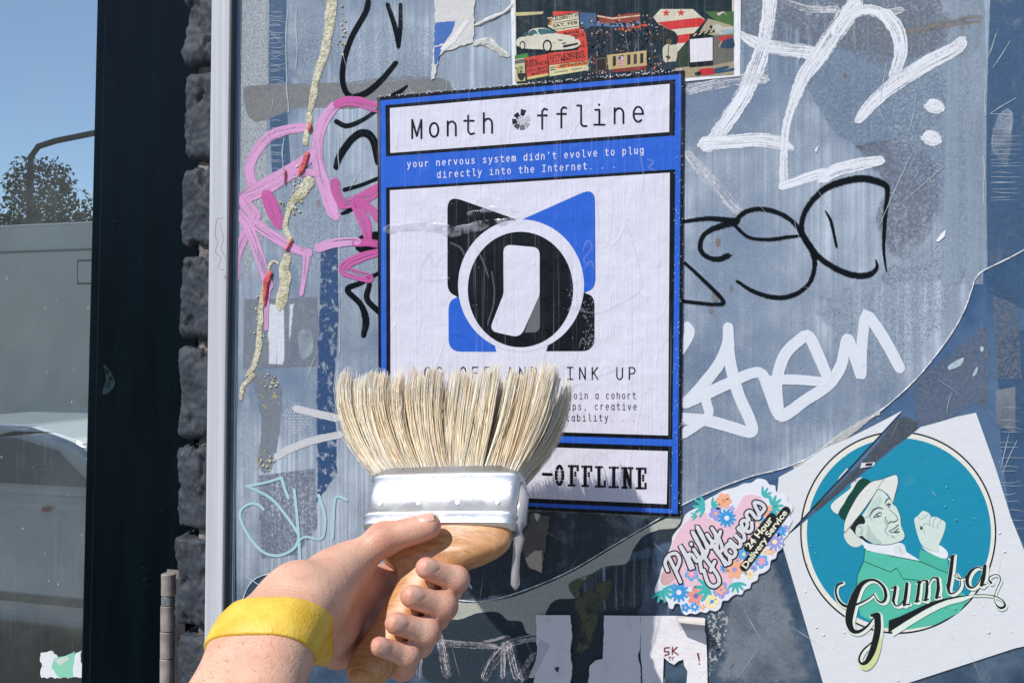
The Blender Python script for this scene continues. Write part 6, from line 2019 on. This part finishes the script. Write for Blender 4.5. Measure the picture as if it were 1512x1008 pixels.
def build_sdf(lo, hi, h, full):
    n = [int(math.ceil((hi[c]-lo[c])/h)) for c in range(3)]
    ax_ = [lo[c]+h*np.arange(n[c]) for c in range(3)]
    P = np.stack(np.meshgrid(*ax_, indexing='ij'), -1)
    D = None
    for (a, b, ra, rb) in arm+(arm2 if full else []):
        d = rcone(P, a, b, ra, rb); D = d if D is None else smin(D, d, .016)
    if full: return D
    for (a, b, ra, rb) in palm:
        D = smin(D, rcone(P, a, b, ra, rb), .012)
    FD = None
    for (mcp, pip, dip, tip, r) in fingers:
        ch = None
        J = [QV(mcp), QV(pip), QV(dip), QV(tip)]
        rad = [r*1.14, r*1.0, r*.90, r*.78]
        for q_ in range(3):
            a, b = J[q_], J[q_+1]
            d = rcone(P, a, b, rad[q_]*(.97 if q_ else 1), rad[q_+1])
            ch = d if ch is None else smin(ch, d, .0035)
        # knuckle bulges
        for q_ in (1, 2):
            d = np.linalg.norm(P-J[q_], axis=-1)-rad[q_]*1.05
            ch = smin(ch, d, .004)
        dk = np.linalg.norm(P-(J[0]+np.array(BN)*(-.003)), axis=-1)-r*1.18
        D = smin(D, dk, .008)
        FD = ch if FD is None else smin(FD, ch, .0012)
    for (a, b) in (((HX-.058, .050, -.070), (HX-.046, .018, -.050)), ((HX-.046, .018, -.050), (HX-.041, .000, -.052)), ((HX-.060, .048, -.088), (HX-.047, .014, -.068))):
        D = smin(D, rcone(P, QV(a), QV(b), .0021, .0019), .006)
    T = [QV(t_) for t_ in thumb]
    th = smin(rcone(P, T[0], T[1], .0160, .0122), rcone(P, T[1], T[2], .0118, .0110), .006)
    th = smin(th, rcone(P, T[2], T[3], .0110, .0092), .004)
    th = smin(th, np.linalg.norm(P-T[2], axis=-1)-.0116, .004)
    D = smin(D, th, .009)
    D = smin(D, FD, .0030)
    return D
pts_all = [QV(j) for f in fingers for j in f[:4]]+[QV(j) for j in thumb]+[W0]
cutp = W0+axis*.105
pts_all.append(cutp)
lo = np.min(pts_all, 0)-.040; hi = np.max(pts_all, 0)+.040
hstep = .0015
D = build_sdf(lo, hi, hstep, False)
# cut the fine block off part way along the forearm; the rest of the arm joins it there
n = D.shape
Pg = np.stack(np.meshgrid(*[lo[c]+hstep*np.arange(n[c]) for c in range(3)], indexing='ij'), -1)
ca = (Pg-W0)@axis
D = np.maximum(D, ca-.0900)
HVv, HFf = surface_nets(D, lo, hstep)
del Pg, D
shoulder_end = S0
lo2 = np.min([W0, E0, S0], 0)-.07; hi2 = np.max([W0, E0, S0], 0)+.07
h2 = .004
D2 = build_sdf(lo2, hi2, h2, True)
n2 = D2.shape
Pg = np.stack(np.meshgrid(*[lo2[c]+h2*np.arange(n2[c]) for c in range(3)], indexing='ij'), -1)
D2 = np.maximum(D2, .0870-((Pg-W0)@axis))
AV, AF = surface_nets(D2, lo2, h2)
del Pg, D2
# smooth the nets a little
def relax(V, F, it, lam=.5):
    V = np.array(V); n_ = len(V)
    E = set()
    for f in F:
        for i in range(len(f)): E.add((min(f[i], f[i-1]), max(f[i], f[i-1])))
    E = np.array(list(E))
    for _ in range(it):
        acc = np.zeros_like(V); c = np.zeros(n_)
        np.add.at(acc, E[:, 0], V[E[:, 1]]); np.add.at(acc, E[:, 1], V[E[:, 0]])
        np.add.at(c, E[:, 0], 1); np.add.at(c, E[:, 1], 1)
        V = V+(acc/np.maximum(c, 1)[:, None]-V)*lam
    return V
HVv = relax(HVv, HFf, 3); AV = relax(AV, AF, 3)
m_skin = NT("skin")
t = m_skin
n = t.noise(t.coord(1,1,1), 90, 5, .6); n2 = t.noise(t.coord(1,1,1), 25, 3, .5)
c = t.mix(t.rng(n2, .35, .65), rgba((230, 184, 158)), rgba((218, 164, 138)))
c = t.mix(t.rng(n, .48, .8, 0, .45), c, rgba((196, 128, 106)))
red = t.attr('red').outputs['Fac']
c = t.mix(t.math('MULTIPLY', red, .5), c, rgba((206, 124, 108)))
spt = t.rng(t.noise(t.coord(1,1,1,(4,4,1)), 240, 2, .5), .70, .76, 0, .35)
c = t.mix(spt, c, rgba((168, 108, 84)))
t.link(c, t.b.inputs['Base Color'])
t.b.inputs['Roughness'].default_value = .46
t.b.inputs['Subsurface Weight'].default_value = .22
t.b.inputs['Subsurface Radius'].default_value = (.008, .003, .0015)
vo = t.voro(t.coord(1,1,1), 900)
w1 = t.noise(t.coord(1,1,1), 260, 4, .6, .8)
jt = t.attr('jt').outputs['Fac']; jw = t.attr('jw').outputs['Fac']
wob = t.math('ADD', t.math('MULTIPLY', jt, 3400.0), t.math('MULTIPLY', w1, 5.0))
cre = t.math('MULTIPLY', t.rng(t.math('SINE', wob), -.2, .9), jw)
fl_ = t.noise(t.coord(1,1,1), 620, 3, .7)
hgt = t.math('ADD', t.math('MULTIPLY', vo.outputs['Distance'], .5), t.math('MULTIPLY', w1, 1.1))
hgt = t.math('ADD', hgt, t.math('MULTIPLY', fl_, .5))
hgt = t.math('SUBTRACT', hgt, t.math('MULTIPLY', cre, 1.0))
t.link(t.bump(hgt, .0005, .6), t.b.inputs['Normal'])
person = empty("person", tuple(wv_), "bare left forearm and hand with a yellow wristband, gripping the brush handle", "person")
b0_ = len(HVv)
ALLV = np.vstack([HVv, AV])
RED_ = np.zeros(len(ALLV)); JT = np.zeros(len(ALLV)); JW = np.zeros(len(ALLV))
chains = [[QV(j) for j in f[:4]] for f in fingers]+[[QV(j) for j in thumb]]
for ch in chains:
    for q_ in (1, 2):
        ax1 = ch[q_+1]-ch[q_-1]; ax1 = ax1/np.linalg.norm(ax1)
        dv = ALLV-ch[q_]
        dist = np.linalg.norm(dv, axis=1)
        w_ = np.exp(-(dist/.0125)**4)
        along = dv@ax1
        w2 = w_*np.exp(-(along/.0055)**2)
        sel = w2 > JW
        JT[sel] = along[sel]; JW[sel] = w2[sel]
        RED_ = np.maximum(RED_, w_*np.exp(-(along/.008)**2))
    dist = np.linalg.norm(ALLV-ch[3], axis=1)
    RED_ = np.maximum(RED_, .8*np.exp(-(dist/.011)**4))
    dist = np.linalg.norm(ALLV-ch[0], axis=1)
    RED_ = np.maximum(RED_, .6*np.exp(-(dist/.015)**4))
# wrist creases
dv = ALLV-W0; along = dv@axis
w2 = .55*np.exp(-((along+.004)/.006)**2)
sel = w2 > JW
JT[sel] = along[sel]*.6; JW[sel] = w2[sel]
mobj("body", list(map(tuple, ALLV)), HFf+[tuple(i+b0_ for i in f) for f in AF], m_skin.m, person, smooth=True, attrs={"red": RED_, "jt": JT, "jw": JW})
# fine hairs on the forearm
m_fur = simple("arm_hair_brown", (120, 84, 58), .4)
rh = random.Random(3)
AVn = np.array(ALLV); sel = np.where(((AVn-W0)@axis > .036) & ((AVn-W0)@axis < .16))[0]
hv, hf = [], []
for _ in range(900):
    i_ = int(rh.choice(sel)); p = Vector(AVn[i_])
    al_ = float((AVn[i_]-W0)@axis); c0 = Vector(W0+axis*al_)
    nd = (p-c0).normalized()
    if nd.dot(BN) < -.2: continue
    dirn = (nd*.45-Vector(axis)*rh.uniform(-.1, .5)+Vector(side_)*rh.uniform(-.5, .9)).normalized()
    L = rh.uniform(.004, .010); b = len(hv)
    sd = dirn.cross(nd).normalized()
    p0 = p-nd*.0004
    for k_ in range(4):
        q_ = k_/3
        c_ = p0+dirn*L*q_-nd*(.0016*q_*q_)
        wq = .00006*(1-.8*q_)
        hv += [c_-sd*wq, c_+sd*wq]
    for k_ in range(3): hf.append((b+2*k_, b+2*k_+1, b+2*k_+3, b+2*k_+2))
mobj("arm_hair", hv, hf, m_fur, person)["kind"] = "stuff"
# finger nails
m_nail = simple("finger_nail", (226, 176, 156), .25, coat=.3)
def nail(center, up, along, L, wd):
    up = up/np.linalg.norm(up); along = along-up*(along@up); along /= np.linalg.norm(along)
    sd = np.cross(up, along)
    V, F = [], []
    for i in range(7):
        for j in range(7):
            u = -1+2*i/6; v_ = -1+2*j/6
            k = math.sqrt(max(0, 1-.35*u*u))
            p = center+along*u*L+sd*v_*wd*k+up*(-.0030*v_*v_-.0008*u*u+.0006)
            V.append(tuple(p))
    for i in range(6):
        for j in range(6):
            b = i*7+j; F.append((b, b+1, b+8, b+7))
    return mobj("fingernail", V, F, m_nail, person, smooth=True)
Tt = [QV(t_) for t_ in thumb]
al = Tt[3]-Tt[2]; nrm = np.array(BN)*.85+np.array(BBr)*.5
nrm = nrm-al*(nrm@al)/(al@al); nrm /= np.linalg.norm(nrm)
nail(Tt[3]+nrm*.0094-al/np.linalg.norm(al)*.001, nrm, al, .0068, .0060)
for (mcp, pip, dip, tip, r) in fingers:
    a, b = QV(dip), QV(tip)
    al = b-a; nrm = np.array(BN)*.7+np.array(BXr)*.9
    nrm = nrm-al*(nrm@al)/(al@al); nrm /= np.linalg.norm(nrm)
    nail(b+nrm*r*.80-al/np.linalg.norm(al)*.001, nrm, al, .0055, .0052)
# wristband
m_band = NT("yellow_band")
t = m_band
n = t.noise(t.coord(1,1,1), 60, 3, .5)
t.link(t.mix(t.rng(n, .3, .7), rgba((228, 182, 52)), rgba((242, 204, 84))), t.b.inputs['Base Color'])
t.b.inputs['Roughness'].default_value = .5
wv2 = t.math('ADD', t.noise(t.coord(1, 1, 1), 700, 2, .5), t.math('MULTIPLY', t.noise(t.coord(1,1,1), 120, 3, .6), 2.0))
t.link(t.bump(wv2, .0007, .6), t.b.inputs['Normal'])
up_ = np.cross(side_, axis); up_ /= np.linalg.norm(up_)
def arm_d(p):
    P_ = np.array(p)
    D_ = None
    for (a, b, ra, rb) in arm:
        d = float(rcone(P_, a, b, ra, rb)); D_ = d if D_ is None else float(smin(np.array(D_), np.array(d), .016))
    for (a, b, ra, rb) in palm:
        D_ = float(smin(np.array(D_), np.array(float(rcone(P_, a, b, ra, rb))), .012))
    return D_
BV, BF = [], []
sec = [(.004, -.0006), (.0041, .0010), (.0050, .0014), (.014, .0012), (.024, .0012), (.0325, .0014), (.0334, .0010), (.0335, -.0006)]
NB = 56
for (d, o_) in sec:
    for k in range(NB):
        a = 2*math.pi*k/NB
        ca_, sa_ = math.cos(a), math.sin(a)
        c0 = W0+axis*(d+.003*math.sin(a+.6))
        dr = side_*ca_+up_*sa_
        lo_, hi_ = 0.0, .08
        for _ in range(16):
            mid = (lo_+hi_)/2
            if arm_d(c0+dr*mid) < o_+.0004: lo_ = mid
            else: hi_ = mid
        BV.append(tuple(c0+dr*hi_))
for i in range(len(sec)-1):
    for k in range(NB):
        BF.append((i*NB+k, i*NB+(k+1) % NB, (i+1)*NB+(k+1) % NB, (i+1)*NB+k))
mobj("wristband", BV, BF, m_band.m, person, smooth=True)
